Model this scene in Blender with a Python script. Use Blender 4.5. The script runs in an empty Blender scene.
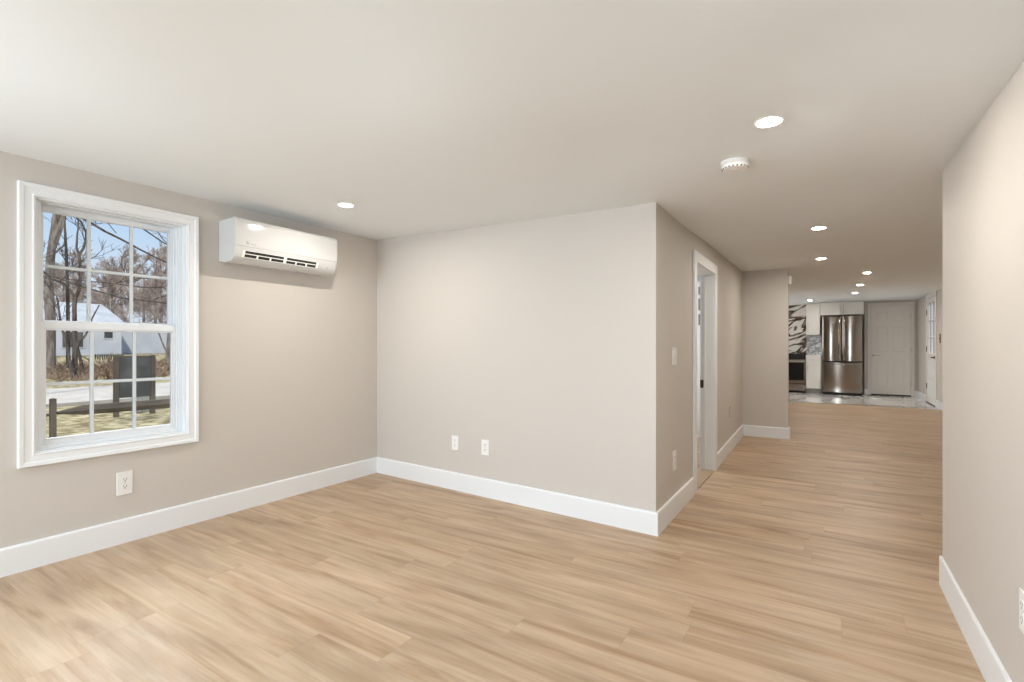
import bpy, bmesh, math, random
from mathutils import Vector, Matrix, noise as mnoise

PI = math.pi
scene = bpy.context.scene
COL = scene.collection

# ------------------------------------------------------------------ camera
cam_d = bpy.data.cameras.new('camera')
cam = bpy.data.objects.new('camera', cam_d)
COL.objects.link(cam)
cam.location = (0.0, 0.0, 1.16)
cam.rotation_euler = (PI/2, 0.0, math.radians(32.3887))
cam_d.sensor_width = 36.0
cam_d.lens = 495.0/1024.0*36.0
cam_d.shift_y = 6.0/1024.0
cam_d.clip_start = 0.02
cam_d.clip_end = 500
scene.camera = cam

# ------------------------------------------------------------------ view
scene.view_settings.view_transform = 'Standard'
scene.view_settings.look = 'None'
scene.view_settings.exposure = 0.0
scene.view_settings.gamma = 1.0
scene.view_settings.use_curve_mapping = False
scene.cycles.use_denoising = True
scene.cycles.max_bounces = 10
scene.cycles.diffuse_bounces = 6
scene.cycles.glossy_bounces = 4
scene.cycles.transparent_max_bounces = 12
scene.cycles.sample_clamp_indirect = 6.0
scene.cycles.caustics_reflective = False
scene.cycles.caustics_refractive = False


def lin(r, g, b):
    f = lambda c: (c/12.92 if c <= 0.04045 else ((c+0.055)/1.055)**2.4)
    return (f(r/255), f(g/255), f(b/255), 1.0)


# ------------------------------------------------------------------ sky
world = bpy.data.worlds.new('sky')
scene.world = world
world.use_nodes = True
wn = world.node_tree
wn.nodes.clear()
wo = wn.nodes.new('ShaderNodeOutputWorld')
bg = wn.nodes.new('ShaderNodeBackground')
bg.inputs['Strength'].default_value = 1.0
tc = wn.nodes.new('ShaderNodeTexCoord')
sep = wn.nodes.new('ShaderNodeSeparateXYZ')
ramp = wn.nodes.new('ShaderNodeValToRGB')
e = ramp.color_ramp.elements
e[0].position = 0.0; e[0].color = lin(226, 233, 245)
e[1].position = 0.30; e[1].color = lin(166, 207, 250)
x = ramp.color_ramp.elements.new(0.12); x.color = lin(214, 230, 249)
x = ramp.color_ramp.elements.new(0.9); x.color = lin(62, 104, 172)
mp = wn.nodes.new('ShaderNodeMapping'); mp.inputs['Scale'].default_value = (2.2, 2.2, 6.0)
nz = wn.nodes.new('ShaderNodeTexNoise'); nz.inputs['Scale'].default_value = 2.4; nz.inputs['Detail'].default_value = 5
cr = wn.nodes.new('ShaderNodeValToRGB')
cr.color_ramp.elements[0].position = 0.52; cr.color_ramp.elements[1].position = 0.75
cr.color_ramp.elements[1].color = (0.6, 0.6, 0.6, 1)
mx = wn.nodes.new('ShaderNodeMixRGB'); mx.inputs['Color2'].default_value = lin(240, 243, 248)
L = wn.links.new
L(tc.outputs['Generated'], sep.inputs[0]); L(sep.outputs['Z'], ramp.inputs[0])
L(tc.outputs['Generated'], mp.inputs[0]); L(mp.outputs[0], nz.inputs['Vector'])
L(nz.outputs['Fac'], cr.inputs[0]); L(cr.outputs[0], mx.inputs['Fac'])
L(ramp.outputs[0], mx.inputs['Color1'])
# a bank of brightness added to the sky, unseen, to light the floor
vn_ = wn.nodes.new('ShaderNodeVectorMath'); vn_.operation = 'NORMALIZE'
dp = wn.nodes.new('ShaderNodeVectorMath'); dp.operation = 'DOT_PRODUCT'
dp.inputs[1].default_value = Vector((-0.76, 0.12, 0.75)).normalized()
fill = wn.nodes.new('ShaderNodeMapRange'); fill.interpolation_type = 'SMOOTHSTEP'
fill.inputs['From Min'].default_value = 0.88; fill.inputs['From Max'].default_value = 0.96
fill.inputs['To Min'].default_value = 0.0; fill.inputs['To Max'].default_value = 11.5
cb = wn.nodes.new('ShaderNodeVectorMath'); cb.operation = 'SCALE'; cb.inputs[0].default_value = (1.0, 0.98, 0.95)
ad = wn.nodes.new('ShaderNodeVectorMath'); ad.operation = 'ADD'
L(tc.outputs['Generated'], vn_.inputs[0]); L(vn_.outputs[0], dp.inputs[0]); L(dp.outputs['Value'], fill.inputs['Value'])
L(fill.outputs[0], cb.inputs['Scale']); L(mx.outputs[0], ad.inputs[0]); L(cb.outputs[0], ad.inputs[1])
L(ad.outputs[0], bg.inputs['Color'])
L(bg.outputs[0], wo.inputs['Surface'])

# ------------------------------------------------------------------ sun
sd = bpy.data.lights.new('sun', 'SUN'); sd.energy = 3.0; sd.angle = math.radians(1.0)
sd.color = (1.0, 0.96, 0.90)
so = bpy.data.objects.new('sun', sd); COL.objects.link(so)
so.rotation_euler = Vector((-0.55, 0.42, -0.72)).to_track_quat('-Z', 'Y').to_euler()


def area(name, loc, direction, sx, sy, energy, color=(1, 1, 1), spread=180):
    d = bpy.data.lights.new(name, 'AREA'); d.shape = 'RECTANGLE'
    d.size = sx; d.size_y = sy; d.energy = energy; d.color = color
    d.spread = math.radians(spread)
    o = bpy.data.objects.new(name, d); COL.objects.link(o)
    o.location = loc
    o.rotation_euler = Vector(direction).to_track_quat('-Z', 'Y').to_euler()
    return o


# area lamps added in unseen openings, to brighten the ceiling, floor and walls
DAY_FILL = (0.78, 0.90, 1.0)
area('fill_lamp_rear_a', (-2.55, -2.66, 1.25), (0, 1, -0.30), 1.2, 1.4, 69, DAY_FILL)
area('fill_lamp_rear_b', (-0.75, -2.66, 1.25), (0, 1, -0.30), 1.2, 1.4, 52, DAY_FILL)
area('fill_lamp_left', (-3.64, -0.85, 1.29), (1, 0.25, -0.55), 1.36, 0.95, 66, (0.72, 0.87, 1.0))
area('fill_lamp_kitchen', (-2.66, 13.3, 1.55), (1, 0, 0), 1.0, 1.3, 32, (1.0, 0.98, 0.95))  # added out of view for the kitchen ceiling and the fridge streaks
area('fill_lamp_side_room', (-2.55, 5.6, 1.4), (1, 0, 0), 1.0, 1.0, 22, (0.95, 0.98, 1.0))  # added lamp inside the side room, with no window behind it

# ------------------------------------------------------------------ node helpers
MATS = {}


def new_mat(name):
    m = bpy.data.materials.new(name); m.use_nodes = True
    nt = m.node_tree; nt.nodes.clear()
    out = nt.nodes.new('ShaderNodeOutputMaterial')
    p = nt.nodes.new('ShaderNodeBsdfPrincipled')
    nt.links.new(p.outputs[0], out.inputs['Surface'])
    MATS[name] = m
    return m, nt, p, out


def simple(name, color, rough=0.5, metal=0.0, var=0.03, scale=8.0, bump=0.0, bscale=120.0, spec=0.5):
    """Plain material with a slight procedural variation of tone."""
    m, nt, p, out = new_mat(name)
    c = nt.nodes.new('ShaderNodeTexCoord')
    n = nt.nodes.new('ShaderNodeTexNoise'); n.inputs['Scale'].default_value = scale; n.inputs['Detail'].default_value = 3
    mix = nt.nodes.new('ShaderNodeMixRGB')
    mix.inputs['Color1'].default_value = tuple(max(0, v*(1-var)) for v in color[:3])+(1,)
    mix.inputs['Color2'].default_value = tuple(min(1, v*(1+var)) for v in color[:3])+(1,)
    nt.links.new(c.outputs['Object'], n.inputs['Vector']); nt.links.new(n.outputs['Fac'], mix.inputs['Fac'])
    nt.links.new(mix.outputs[0], p.inputs['Base Color'])
    p.inputs['Roughness'].default_value = rough; p.inputs['Metallic'].default_value = metal
    p.inputs['Specular IOR Level'].default_value = spec
    if bump:
        n2 = nt.nodes.new('ShaderNodeTexNoise'); n2.inputs['Scale'].default_value = bscale; n2.inputs['Detail'].default_value = 2
        b = nt.nodes.new('ShaderNodeBump'); b.inputs['Strength'].default_value = bump; b.inputs['Distance'].default_value = 0.002
        nt.links.new(c.outputs['Object'], n2.inputs['Vector']); nt.links.new(n2.outputs['Fac'], b.inputs['Height'])
        nt.links.new(b.outputs[0], p.inputs['Normal'])
    return m


M_WALL = simple('greige_wall_paint', (0.610, 0.575, 0.536, 1), 0.62, var=0.012, scale=1.5, bump=0.06, bscale=260, spec=0.35)
M_CEIL = simple('ceiling_paint', (0.83, 0.865, 0.89, 1), 0.75, var=0.01, scale=1.2, bump=0.05, bscale=200, spec=0.25)
M_TRIM = simple('white_trim_paint', (0.835, 0.86, 0.885, 1), 0.38, var=0.01, scale=3)
M_VINYL = simple('white_vinyl', (0.81, 0.845, 0.88, 1), 0.35, var=0.01, scale=4)
M_GRID = simple('window_grid_white', (0.66, 0.71, 0.74, 1), 0.4, var=0.02, scale=5)
M_PLASTIC = simple('white_plastic', (0.87, 0.87, 0.86, 1), 0.32, var=0.01, scale=6)
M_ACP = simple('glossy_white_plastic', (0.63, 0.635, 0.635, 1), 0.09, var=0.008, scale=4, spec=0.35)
M_DARK = simple('dark_slot', (0.012, 0.012, 0.013, 1), 0.6, var=0.1)
M_GREYMARK = simple('grey_print', (0.30, 0.31, 0.32, 1), 0.5)
M_BRASS = simple('aged_brass', (0.12, 0.085, 0.045, 1), 0.35, 1.0, var=0.1, scale=30)
M_BLACKMETAL = simple('black_metal', (0.02, 0.02, 0.02, 1), 0.4, 0.6, var=0.05)
M_DOOR = simple('door_paint', (0.82, 0.80, 0.77, 1), 0.42, var=0.012, scale=3)
M_CAB = simple('cabinet_white', (0.80, 0.785, 0.75, 1), 0.35, var=0.012, scale=3)
M_TOE = simple('toe_kick_grey', (0.33, 0.31, 0.29, 1), 0.5, var=0.04)
M_NICKEL = simple('brushed_nickel', (0.55, 0.53, 0.50, 1), 0.28, 1.0, var=0.03, scale=40)
M_QUARTZ = simple('white_quartz', (0.83, 0.82, 0.80, 1), 0.18, var=0.03, scale=6)
M_BLKGLASS = simple('black_glass', (0.006, 0.006, 0.007, 1), 0.06, var=0.02)
M_FRIDGESIDE = simple('dark_grey_case', (0.07, 0.068, 0.066, 1), 0.45, var=0.05)
M_SWITCHDARK = simple('bronze_plate', (0.16, 0.12, 0.09, 1), 0.4, 0.4, var=0.05)
M_OAK = simple('oak_threshold', (0.40, 0.29, 0.18, 1), 0.5, var=0.08, scale=14)
M_FROST = simple('grey_panel_glass', (0.20, 0.215, 0.22, 1), 0.25, var=0.08, scale=2)


def stainless():
    m, nt, p, out = new_mat('brushed_stainless')
    c = nt.nodes.new('ShaderNodeTexCoord')
    mp = nt.nodes.new('ShaderNodeMapping'); mp.inputs['Scale'].default_value = (300, 300, 2)
    n = nt.nodes.new('ShaderNodeTexNoise'); n.inputs['Scale'].default_value = 1.0; n.inputs['Detail'].default_value = 2
    r = nt.nodes.new('ShaderNodeMapRange')
    r.inputs['To Min'].default_value = 0.11; r.inputs['To Max'].default_value = 0.17
    nt.links.new(c.outputs['Object'], mp.inputs[0]); nt.links.new(mp.outputs[0], n.inputs['Vector'])
    nt.links.new(n.outputs['Fac'], r.inputs['Value']); nt.links.new(r.outputs[0], p.inputs['Roughness'])
    p.inputs['Base Color'].default_value = (0.34, 0.305, 0.27, 1); p.inputs['Metallic'].default_value = 1.0
    return m


M_STEEL = stainless()


def glass_mat(name='window_glass', tint=(0.96, 0.98, 0.98, 1), ior=1.22):
    m = bpy.data.materials.new(name); m.use_nodes = True
    nt = m.node_tree; nt.nodes.clear()
    out = nt.nodes.new('ShaderNodeOutputMaterial')
    t = nt.nodes.new('ShaderNodeBsdfTransparent'); t.inputs['Color'].default_value = tint
    g = nt.nodes.new('ShaderNodeBsdfGlossy'); g.inputs['Roughness'].default_value = 0.02
    lw = nt.nodes.new('ShaderNodeFresnel'); lw.inputs['IOR'].default_value = ior
    ms = nt.nodes.new('ShaderNodeMixShader')
    nt.links.new(lw.outputs[0], ms.inputs[0]); nt.links.new(t.outputs[0], ms.inputs[1]); nt.links.new(g.outputs[0], ms.inputs[2])
    nt.links.new(ms.outputs[0], out.inputs['Surface'])
    return m


M_GLASS = glass_mat()
M_GLASSD = glass_mat('entry_door_glass', ior=1.14)


def emit_mat(name, color, strength):
    m = bpy.data.materials.new(name); m.use_nodes = True
    nt = m.node_tree; nt.nodes.clear()
    out = nt.nodes.new('ShaderNodeOutputMaterial'); em = nt.nodes.new('ShaderNodeEmission')
    em.inputs['Color'].default_value = color; em.inputs['Strength'].default_value = strength
    nt.links.new(em.outputs[0], out.inputs['Surface'])
    return m


M_LED = emit_mat('led_lens', (1.0, 0.925, 0.82, 1), 690.0)


def mathn(nt, op, a, b=None):
    n = nt.nodes.new('ShaderNodeMath'); n.operation = op
    for i, v in enumerate((a, b)):
        if v is None: continue
        if isinstance(v, (int, float)): n.inputs[i].default_value = v
        else: nt.links.new(v, n.inputs[i])
    return n.outputs[0]


def floor_mat():
    m, nt, p, out = new_mat('oak_plank_floor')
    W, LEN = 0.182, 1.22
    c = nt.nodes.new('ShaderNodeTexCoord'); s = nt.nodes.new('ShaderNodeSeparateXYZ')
    nt.links.new(c.outputs['Object'], s.inputs[0])
    v = mathn(nt, 'DIVIDE', s.outputs['Y'], W)
    row = mathn(nt, 'FLOOR', v); fv = mathn(nt, 'FRACT', v)
    wn_ = nt.nodes.new('ShaderNodeTexWhiteNoise'); wn_.noise_dimensions = '1D'
    nt.links.new(row, wn_.inputs['W'])
    off = mathn(nt, 'MULTIPLY', wn_.outputs['Value'], LEN*3.7)
    u = mathn(nt, 'DIVIDE', mathn(nt, 'ADD', s.outputs['X'], off), LEN)
    colm = mathn(nt, 'FLOOR', u); fu = mathn(nt, 'FRACT', u)
    cid = nt.nodes.new('ShaderNodeCombineXYZ'); nt.links.new(row, cid.inputs[0]); nt.links.new(colm, cid.inputs[1])
    w2 = nt.nodes.new('ShaderNodeTexWhiteNoise'); w2.noise_dimensions = '3D'; nt.links.new(cid.outputs[0], w2.inputs['Vector'])
    rnd = w2.outputs['Value']
    s2 = nt.nodes.new('ShaderNodeSeparateXYZ'); nt.links.new(w2.outputs['Color'], s2.inputs[0])
    # grain coordinates, shifted plank by plank
    gx = mathn(nt, 'ADD', mathn(nt, 'MULTIPLY', s.outputs['X'], 1.15), mathn(nt, 'MULTIPLY', s2.outputs['X'], 37.0))
    gy = mathn(nt, 'ADD', mathn(nt, 'MULTIPLY', s.outputs['Y'], 15.0), mathn(nt, 'MULTIPLY', s2.outputs['Y'], 53.0))
    g = nt.nodes.new('ShaderNodeCombineXYZ'); nt.links.new(gx, g.inputs[0]); nt.links.new(gy, g.inputs[1])
    n1 = nt.nodes.new('ShaderNodeTexNoise'); n1.inputs['Scale'].default_value = 1.0; n1.inputs['Detail'].default_value = 5
    n1.inputs['Roughness'].default_value = 0.55; n1.inputs['Distortion'].default_value = 0.9
    nt.links.new(g.outputs[0], n1.inputs['Vector'])
    gx2 = mathn(nt, 'MULTIPLY', gx, 2.2); gy2 = mathn(nt, 'MULTIPLY', gy, 7.0)
    g2 = nt.nodes.new('ShaderNodeCombineXYZ'); nt.links.new(gx2, g2.inputs[0]); nt.links.new(gy2, g2.inputs[1])
    n2 = nt.nodes.new('ShaderNodeTexNoise'); n2.inputs['Scale'].default_value = 1.0; n2.inputs['Detail'].default_value = 3
    nt.links.new(g2.outputs[0], n2.inputs['Vector'])
    r1 = nt.nodes.new('ShaderNodeValToRGB')
    el = r1.color_ramp.elements
    el[0].position = 0.25; el[0].color = (0.315, 0.202, 0.116, 1)
    el[1].position = 0.68; el[1].color = (0.550, 0.420, 0.298, 1)
    a = el.new(0.43); a.color = (0.450, 0.318, 0.206, 1)
    nt.links.new(n1.outputs['Fac'], r1.inputs[0])
    # per-plank tone
    tone = nt.nodes.new('ShaderNodeMapRange'); tone.inputs['To Min'].default_value = 0.93; tone.inputs['To Max'].default_value = 1.07
    nt.links.new(rnd, tone.inputs['Value'])
    fine = nt.nodes.new('ShaderNodeMapRange'); fine.inputs['To Min'].default_value = 0.86; fine.inputs['To Max'].default_value = 1.14
    nt.links.new(n2.outputs['Fac'], fine.inputs['Value'])
    k = mathn(nt, 'MULTIPLY', tone.outputs[0], fine.outputs[0])
    n3 = nt.nodes.new('ShaderNodeTexNoise'); n3.inputs['Scale'].default_value = 1.0; n3.inputs['Detail'].default_value = 3
    g3 = nt.nodes.new('ShaderNodeCombineXYZ')
    nt.links.new(mathn(nt, 'MULTIPLY', gx, 2.1), g3.inputs[0]); nt.links.new(mathn(nt, 'MULTIPLY', gy, 0.55), g3.inputs[1])
    nt.links.new(g3.outputs[0], n3.inputs['Vector'])
    mot = nt.nodes.new('ShaderNodeMapRange'); mot.inputs['From Min'].default_value = 0.3; mot.inputs['From Max'].default_value = 0.62
    mot.inputs['To Min'].default_value = 0.86; mot.inputs['To Max'].default_value = 1.05
    nt.links.new(n3.outputs['Fac'], mot.inputs['Value'])
    k = mathn(nt, 'MULTIPLY', k, mot.outputs[0])
    # seams
    ev = mathn(nt, 'MINIMUM', fv, mathn(nt, 'SUBTRACT', 1.0, fv)); ev = mathn(nt, 'MULTIPLY', ev, W)
    eu = mathn(nt, 'MINIMUM', fu, mathn(nt, 'SUBTRACT', 1.0, fu)); eu = mathn(nt, 'MULTIPLY', eu, LEN)
    edge = mathn(nt, 'MINIMUM', ev, eu)
    seam = nt.nodes.new('ShaderNodeMapRange'); seam.inputs['From Max'].default_value = 0.0022
    seam.inputs['To Min'].default_value = 0.84; seam.inputs['To Max'].default_value = 1.0
    nt.links.new(edge, seam.inputs['Value'])
    k = mathn(nt, 'MULTIPLY', k, seam.outputs[0])
    vm = nt.nodes.new('ShaderNodeVectorMath'); vm.operation = 'SCALE'
    nt.links.new(r1.outputs[0], vm.inputs[0]); nt.links.new(k, vm.inputs['Scale'])
    nt.links.new(vm.outputs[0], p.inputs['Base Color'])
    rr = nt.nodes.new('ShaderNodeMapRange'); rr.inputs['To Min'].default_value = 0.36; rr.inputs['To Max'].default_value = 0.48
    nt.links.new(n2.outputs['Fac'], rr.inputs['Value']); nt.links.new(rr.outputs[0], p.inputs['Roughness'])
    p.inputs['Specular IOR Level'].default_value = 0.24
    b = nt.nodes.new('ShaderNodeBump'); b.inputs['Strength'].default_value = 0.25; b.inputs['Distance'].default_value = 0.001
    nt.links.new(seam.outputs[0], b.inputs['Height']); nt.links.new(b.outputs[0], p.inputs['Normal'])
    return m


def marble(name, base, vein, vein2, scale, rough, lo=0.0, hi=0.12, rot=0.6, tile=None):
    m, nt, p, out = new_mat(name)
    c = nt.nodes.new('ShaderNodeTexCoord')
    mp = nt.nodes.new('ShaderNodeMapping'); mp.inputs['Rotation'].default_value = (rot*0.6, rot, rot)
    mp.inputs['Scale'].default_value = (scale, scale, scale)
    nt.links.new(c.outputs['Object'], mp.inputs[0])
    n = nt.nodes.new('ShaderNodeTexNoise'); n.inputs['Scale'].default_value = 1.0; n.inputs['Detail'].default_value = 6
    n.inputs['Distortion'].default_value = 1.2
    st = nt.nodes.new('ShaderNodeMapping'); st.inputs['Scale'].default_value = (0.6, 1.0, 2.4)
    nt.links.new(mp.outputs[0], st.inputs[0]); nt.links.new(st.outputs[0], n.inputs['Vector'])
    d = mathn(nt, 'ABSOLUTE', mathn(nt, 'SUBTRACT', n.outputs['Fac'], 0.5))
    r = nt.nodes.new('ShaderNodeValToRGB'); el = r.color_ramp.elements
    el[0].position = lo; el[0].color = vein; el[1].position = hi; el[1].color = base
    a = el.new((lo+hi)*0.4); a.color = vein2
    nt.links.new(d, r.inputs[0])
    nt.links.new(r.outputs[0], p.inputs['Base Color'])
    p.inputs['Roughness'].default_value = rough
    return m


M_FLOOR = floor_mat()
M_TILE = marble('marble_floor_tile', (0.74, 0.73, 0.71, 1), (0.42, 0.40, 0.38, 1), (0.62, 0.60, 0.58, 1), 1.0, 0.05, 0.0, 0.05)
M_SLAB = marble('bold_veined_marble', (0.70, 0.68, 0.65, 1), (0.035, 0.022, 0.018, 1), (0.14, 0.095, 0.075, 1), 1.5, 0.1, 0.0, 0.075, 0.5)
M_MOSAIC = marble('grey_marble_mosaic', (0.72, 0.73, 0.74, 1), (0.14, 0.14, 0.15, 1), (0.34, 0.34, 0.36, 1), 9.0, 0.15, 0.0, 0.10, 0.4)


def two_tone(name, c1, c2, scale, rough=0.9, lo=0.4, hi=0.6, detail=6, c3=None, stretch=(1, 1, 1)):
    m, nt, p, out = new_mat(name)
    c = nt.nodes.new('ShaderNodeTexCoord')
    mp = nt.nodes.new('ShaderNodeMapping'); mp.inputs['Scale'].default_value = stretch
    n = nt.nodes.new('ShaderNodeTexNoise'); n.inputs['Scale'].default_value = scale; n.inputs['Detail'].default_value = detail
    r = nt.nodes.new('ShaderNodeValToRGB'); el = r.color_ramp.elements
    el[0].position = lo; el[0].color = c1; el[1].position = hi; el[1].color = c2
    if c3: a = el.new((lo+hi)/2); a.color = c3
    nt.links.new(c.outputs['Object'], mp.inputs[0]); nt.links.new(mp.outputs[0], n.inputs['Vector'])
    nt.links.new(n.outputs['Fac'], r.inputs[0]); nt.links.new(r.outputs[0], p.inputs['Base Color'])
    p.inputs['Roughness'].default_value = rough; p.inputs['Specular IOR Level'].default_value = 0.0
    return m


M_GRASS = two_tone('dormant_lawn', (0.17, 0.135, 0.085, 1), (0.46, 0.40, 0.275, 1), 5.5, 1.0, 0.36, 0.64, 8, (0.31, 0.265, 0.15, 1))
M_ROAD = two_tone('pale_asphalt', (0.40, 0.365, 0.325, 1), (0.46, 0.425, 0.385, 1), 3.0, 0.9)
M_BARK = two_tone('grey_bark', (0.13, 0.105, 0.09, 1), (0.34, 0.29, 0.25, 1), 9, 0.95, 0.35, 0.65, 6, stretch=(1, 1, 0.2))
M_BARKDK = two_tone('dark_bark', (0.07, 0.055, 0.047, 1), (0.19, 0.155, 0.135, 1), 9, 0.95, 0.35, 0.65, 6, stretch=(1, 1, 0.2))
M_TWIG = two_tone('bare_twigs', (0.30, 0.235, 0.20, 1), (0.55, 0.45, 0.39, 1), 0.8, 0.95)
M_BRUSH = two_tone('russet_brush', (0.17, 0.105, 0.075, 1), (0.45, 0.34, 0.24, 1), 1.5, 0.95)
M_SIDING = two_tone('white_siding', (0.54, 0.54, 0.57, 1), (0.62, 0.62, 0.65, 1), 0.7, 0.7)
M_ROOFING = two_tone('pale_grey_roofing', (0.40, 0.41, 0.43, 1), (0.47, 0.48, 0.50, 1), 1.5, 0.8)
M_HWIN = simple('dark_house_window', (0.05, 0.05, 0.055, 1), 0.25, var=0.1)
M_HWIN2 = two_tone('brown_grey_house_window', (0.09, 0.085, 0.08, 1), (0.16, 0.15, 0.14, 1), 2.0, 0.4)  # window pane mottled in brown-grey
M_WEATHER = two_tone('weathered_timber', (0.085, 0.072, 0.060, 1), (0.165, 0.140, 0.115, 1), 8, 0.9, 0.35, 0.65, 6, stretch=(1, 0.25, 0.25))
M_BOARD = two_tone('dark_grey_board', (0.085, 0.085, 0.085, 1), (0.135, 0.13, 0.128, 1), 2.5, 0.6)
M_MAILW = simple('white_painted_wood', (0.75, 0.75, 0.74, 1), 0.6)


# ------------------------------------------------------------------ mesh helpers
class MB:
    def __init__(self):
        self.v = []; self.f = []

    def add(self, verts, faces):
        o = len(self.v)
        self.v += [tuple(p) for p in verts]
        self.f += [tuple(i+o for i in f) for f in faces]
        return self

    def box(self, x0, x1, y0, y1, z0, z1):
        vs = [(x0, y0, z0), (x1, y0, z0), (x1, y1, z0), (x0, y1, z0), (x0, y0, z1), (x1, y0, z1), (x1, y1, z1), (x0, y1, z1)]
        return self.add(vs, [(0, 3, 2, 1), (4, 5, 6, 7), (0, 1, 5, 4), (1, 2, 6, 5), (2, 3, 7, 6), (3, 0, 4, 7)])

    def prism_z(self, poly, z0, z1):
        n = len(poly)
        vs = [(x, y, z0) for x, y in poly]+[(x, y, z1) for x, y in poly]
        fs = [tuple(range(n-1, -1, -1)), tuple(range(n, 2*n))]+[(i, (i+1) % n, n+(i+1) % n, n+i) for i in range(n)]
        return self.add(vs, fs)

    def prism_y(self, poly, y0, y1):
        """poly of (x, z), extruded along y"""
        n = len(poly)
        vs = [(x, y0, z) for x, z in poly]+[(x, y1, z) for x, z in poly]
        fs = [tuple(range(n)), tuple(range(2*n-1, n-1, -1))]+[((i+1) % n, i, n+i, n+(i+1) % n) for i in range(n)]
        return self.add(vs, fs)

    def prism_x(self, poly, x0, x1):
        """poly of (y, z), extruded along x"""
        n = len(poly)
        vs = [(x0, y, z) for y, z in poly]+[(x1, y, z) for y, z in poly]
        fs = [tuple(range(n-1, -1, -1)), tuple(range(n, 2*n))]+[(i, (i+1) % n, n+(i+1) % n, n+i) for i in range(n)]
        return self.add(vs, fs)

    def tube(self, pts, rads, n=6, cap=True):
        pts = [Vector(p) for p in pts]
        rings = []
        up = Vector((0, 0, 1))
        o = len(self.v)
        for i, p in enumerate(pts):
            d = (pts[min(i+1, len(pts)-1)]-pts[max(i-1, 0)])
            if d.length < 1e-9: d = Vector((0, 0, 1))
            d.normalize()
            ref = Vector((1, 0, 0)) if abs(d.z) > 0.8 else up
            a = d.cross(ref).normalized(); b = d.cross(a)
            r = rads[i] if not isinstance(rads, (int, float)) else rads
            for k in range(n):
                t = 2*PI*k/n
                self.v.append(tuple(p+a*(r*math.cos(t))+b*(r*math.sin(t))))
        for i in range(len(pts)-1):
            for k in range(n):
                self.f.append((o+i*n+k, o+i*n+(k+1) % n, o+(i+1)*n+(k+1) % n, o+(i+1)*n+k))
        if cap:
            self.f.append(tuple(o+k for k in range(n-1, -1, -1)))
            self.f.append(tuple(o+(len(pts)-1)*n+k for k in range(n)))
        return self

    def lathe(self, prof, n=32, axis='z', center=(0, 0, 0)):
        """prof of (radius, height)"""
        o = len(self.v); m = len(prof)
        for r, h in prof:
            for k in range(n):
                t = 2*PI*k/n
                a, b = r*math.cos(t), r*math.sin(t)
                q = (a, b, h) if axis == 'z' else ((h, a, b) if axis == 'x' else (b, h, a))
                self.v.append((q[0]+center[0], q[1]+center[1], q[2]+center[2]))
        for i in range(m-1):
            for k in range(n):
                self.f.append((o+i*n+k, o+i*n+(k+1) % n, o+(i+1)*n+(k+1) % n, o+(i+1)*n+k))
        self.f.append(tuple(o+k for k in range(n-1, -1, -1)))
        self.f.append(tuple(o+(m-1)*n+k for k in range(n)))
        return self

    def build(self, name, mat, parent=None, bevel=0.0, seg=2, smooth=False):
        me = bpy.data.meshes.new(name)
        me.from_pydata(self.v, [], self.f); me.update()
        bm = bmesh.new(); bm.from_mesh(me)
        bmesh.ops.recalc_face_normals(bm, faces=bm.faces)
        bm.to_mesh(me); bm.free()
        me.materials.append(mat)
        ob = bpy.data.objects.new(name, me); COL.objects.link(ob)
        if parent: ob.parent = parent
        if bevel:
            md = ob.modifiers.new('round', 'BEVEL'); md.width = bevel; md.segments = seg
            md.limit_method = 'ANGLE'; md.angle_limit = math.radians(40)
            smooth = smooth or seg > 1
        if smooth:
            for p in me.polygons: p.use_smooth = True
            try: me.set_sharp_from_angle(angle=math.radians(38))
            except Exception: pass
        return ob


def tag(o, label=None, cat=None, group=None, kind=None):
    if label: o['label'] = label
    if cat: o['category'] = cat
    if group: o['group'] = group
    if kind: o['kind'] = kind
    return o


def thing(name, label, cat, loc=(0, 0, 0), rotz=0.0, group=None, kind=None):
    o = bpy.data.objects.new(name, None); COL.objects.link(o)
    o.empty_display_size = 0.1
    o.location = loc; o.rotation_euler = (0, 0, rotz)
    return tag(o, label, cat, group, kind)


def struct(o, label, cat):
    return tag(o, label, cat, None, 'structure')


def copy_tree(o, parent=None):
    c = o.copy(); COL.objects.link(c)
    if parent is not None: c.parent = parent
    for ch in list(o.children):
        copy_tree(ch, c)
    return c


# ================================================================== SETTING
ZT = 2.52   # walls run up behind the ceilings

fl = MB().box(-3.70, 1.95, -2.75, 12.02, -0.12, 0.0)
floor = struct(fl.build('floor', M_FLOOR), 'light oak plank floor running through the room and hallway', 'floor')

# kitchen tile, its front edge slightly askew to the planks
tl = MB().prism_z([(-2.75, 11.56), (-0.65, 11.895), (1.95, 12.305), (1.95, 15.4), (-2.75, 15.4)], -0.12, 0.003)
kfloor = struct(tl.build('floor_kitchen', M_TILE), 'polished white marble tile floor of the kitchen', 'floor')
ts = MB().prism_z([(-2.6, 11.575), (-0.65, 11.885), (1.8, 12.272), (1.8, 12.302), (-0.65, 11.915), (-2.6, 11.605)], 0.001, 0.008)
struct(ts.build('trim_1', M_NICKEL), 'thin metal strip where plank floor meets kitchen tile', 'floor trim')

# ---- walls
w = MB()
X0, X1 = -3.68, -3.52
HY0, HY1, HZ0, HZ1 = 0.849, 1.591, 0.597, 1.956
w.box(X0, X1, -2.75, -1.35, 0, ZT).box(X0, X1, -0.35, HY0, 0, ZT).box(X0, X1, HY1, 3.40, 0, ZT)
w.box(X0, X1, -1.35, -0.35, 0, 0.6).box(X0, X1, -1.35, -0.35, 1.97, ZT)
w.box(X0, X1, HY0, HY1, 0, HZ0).box(X0, X1, HY0, HY1, HZ1, ZT)
struct(w.build('wall_left', M_WALL), 'greige wall holding the window and air conditioner', 'wall')

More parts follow.
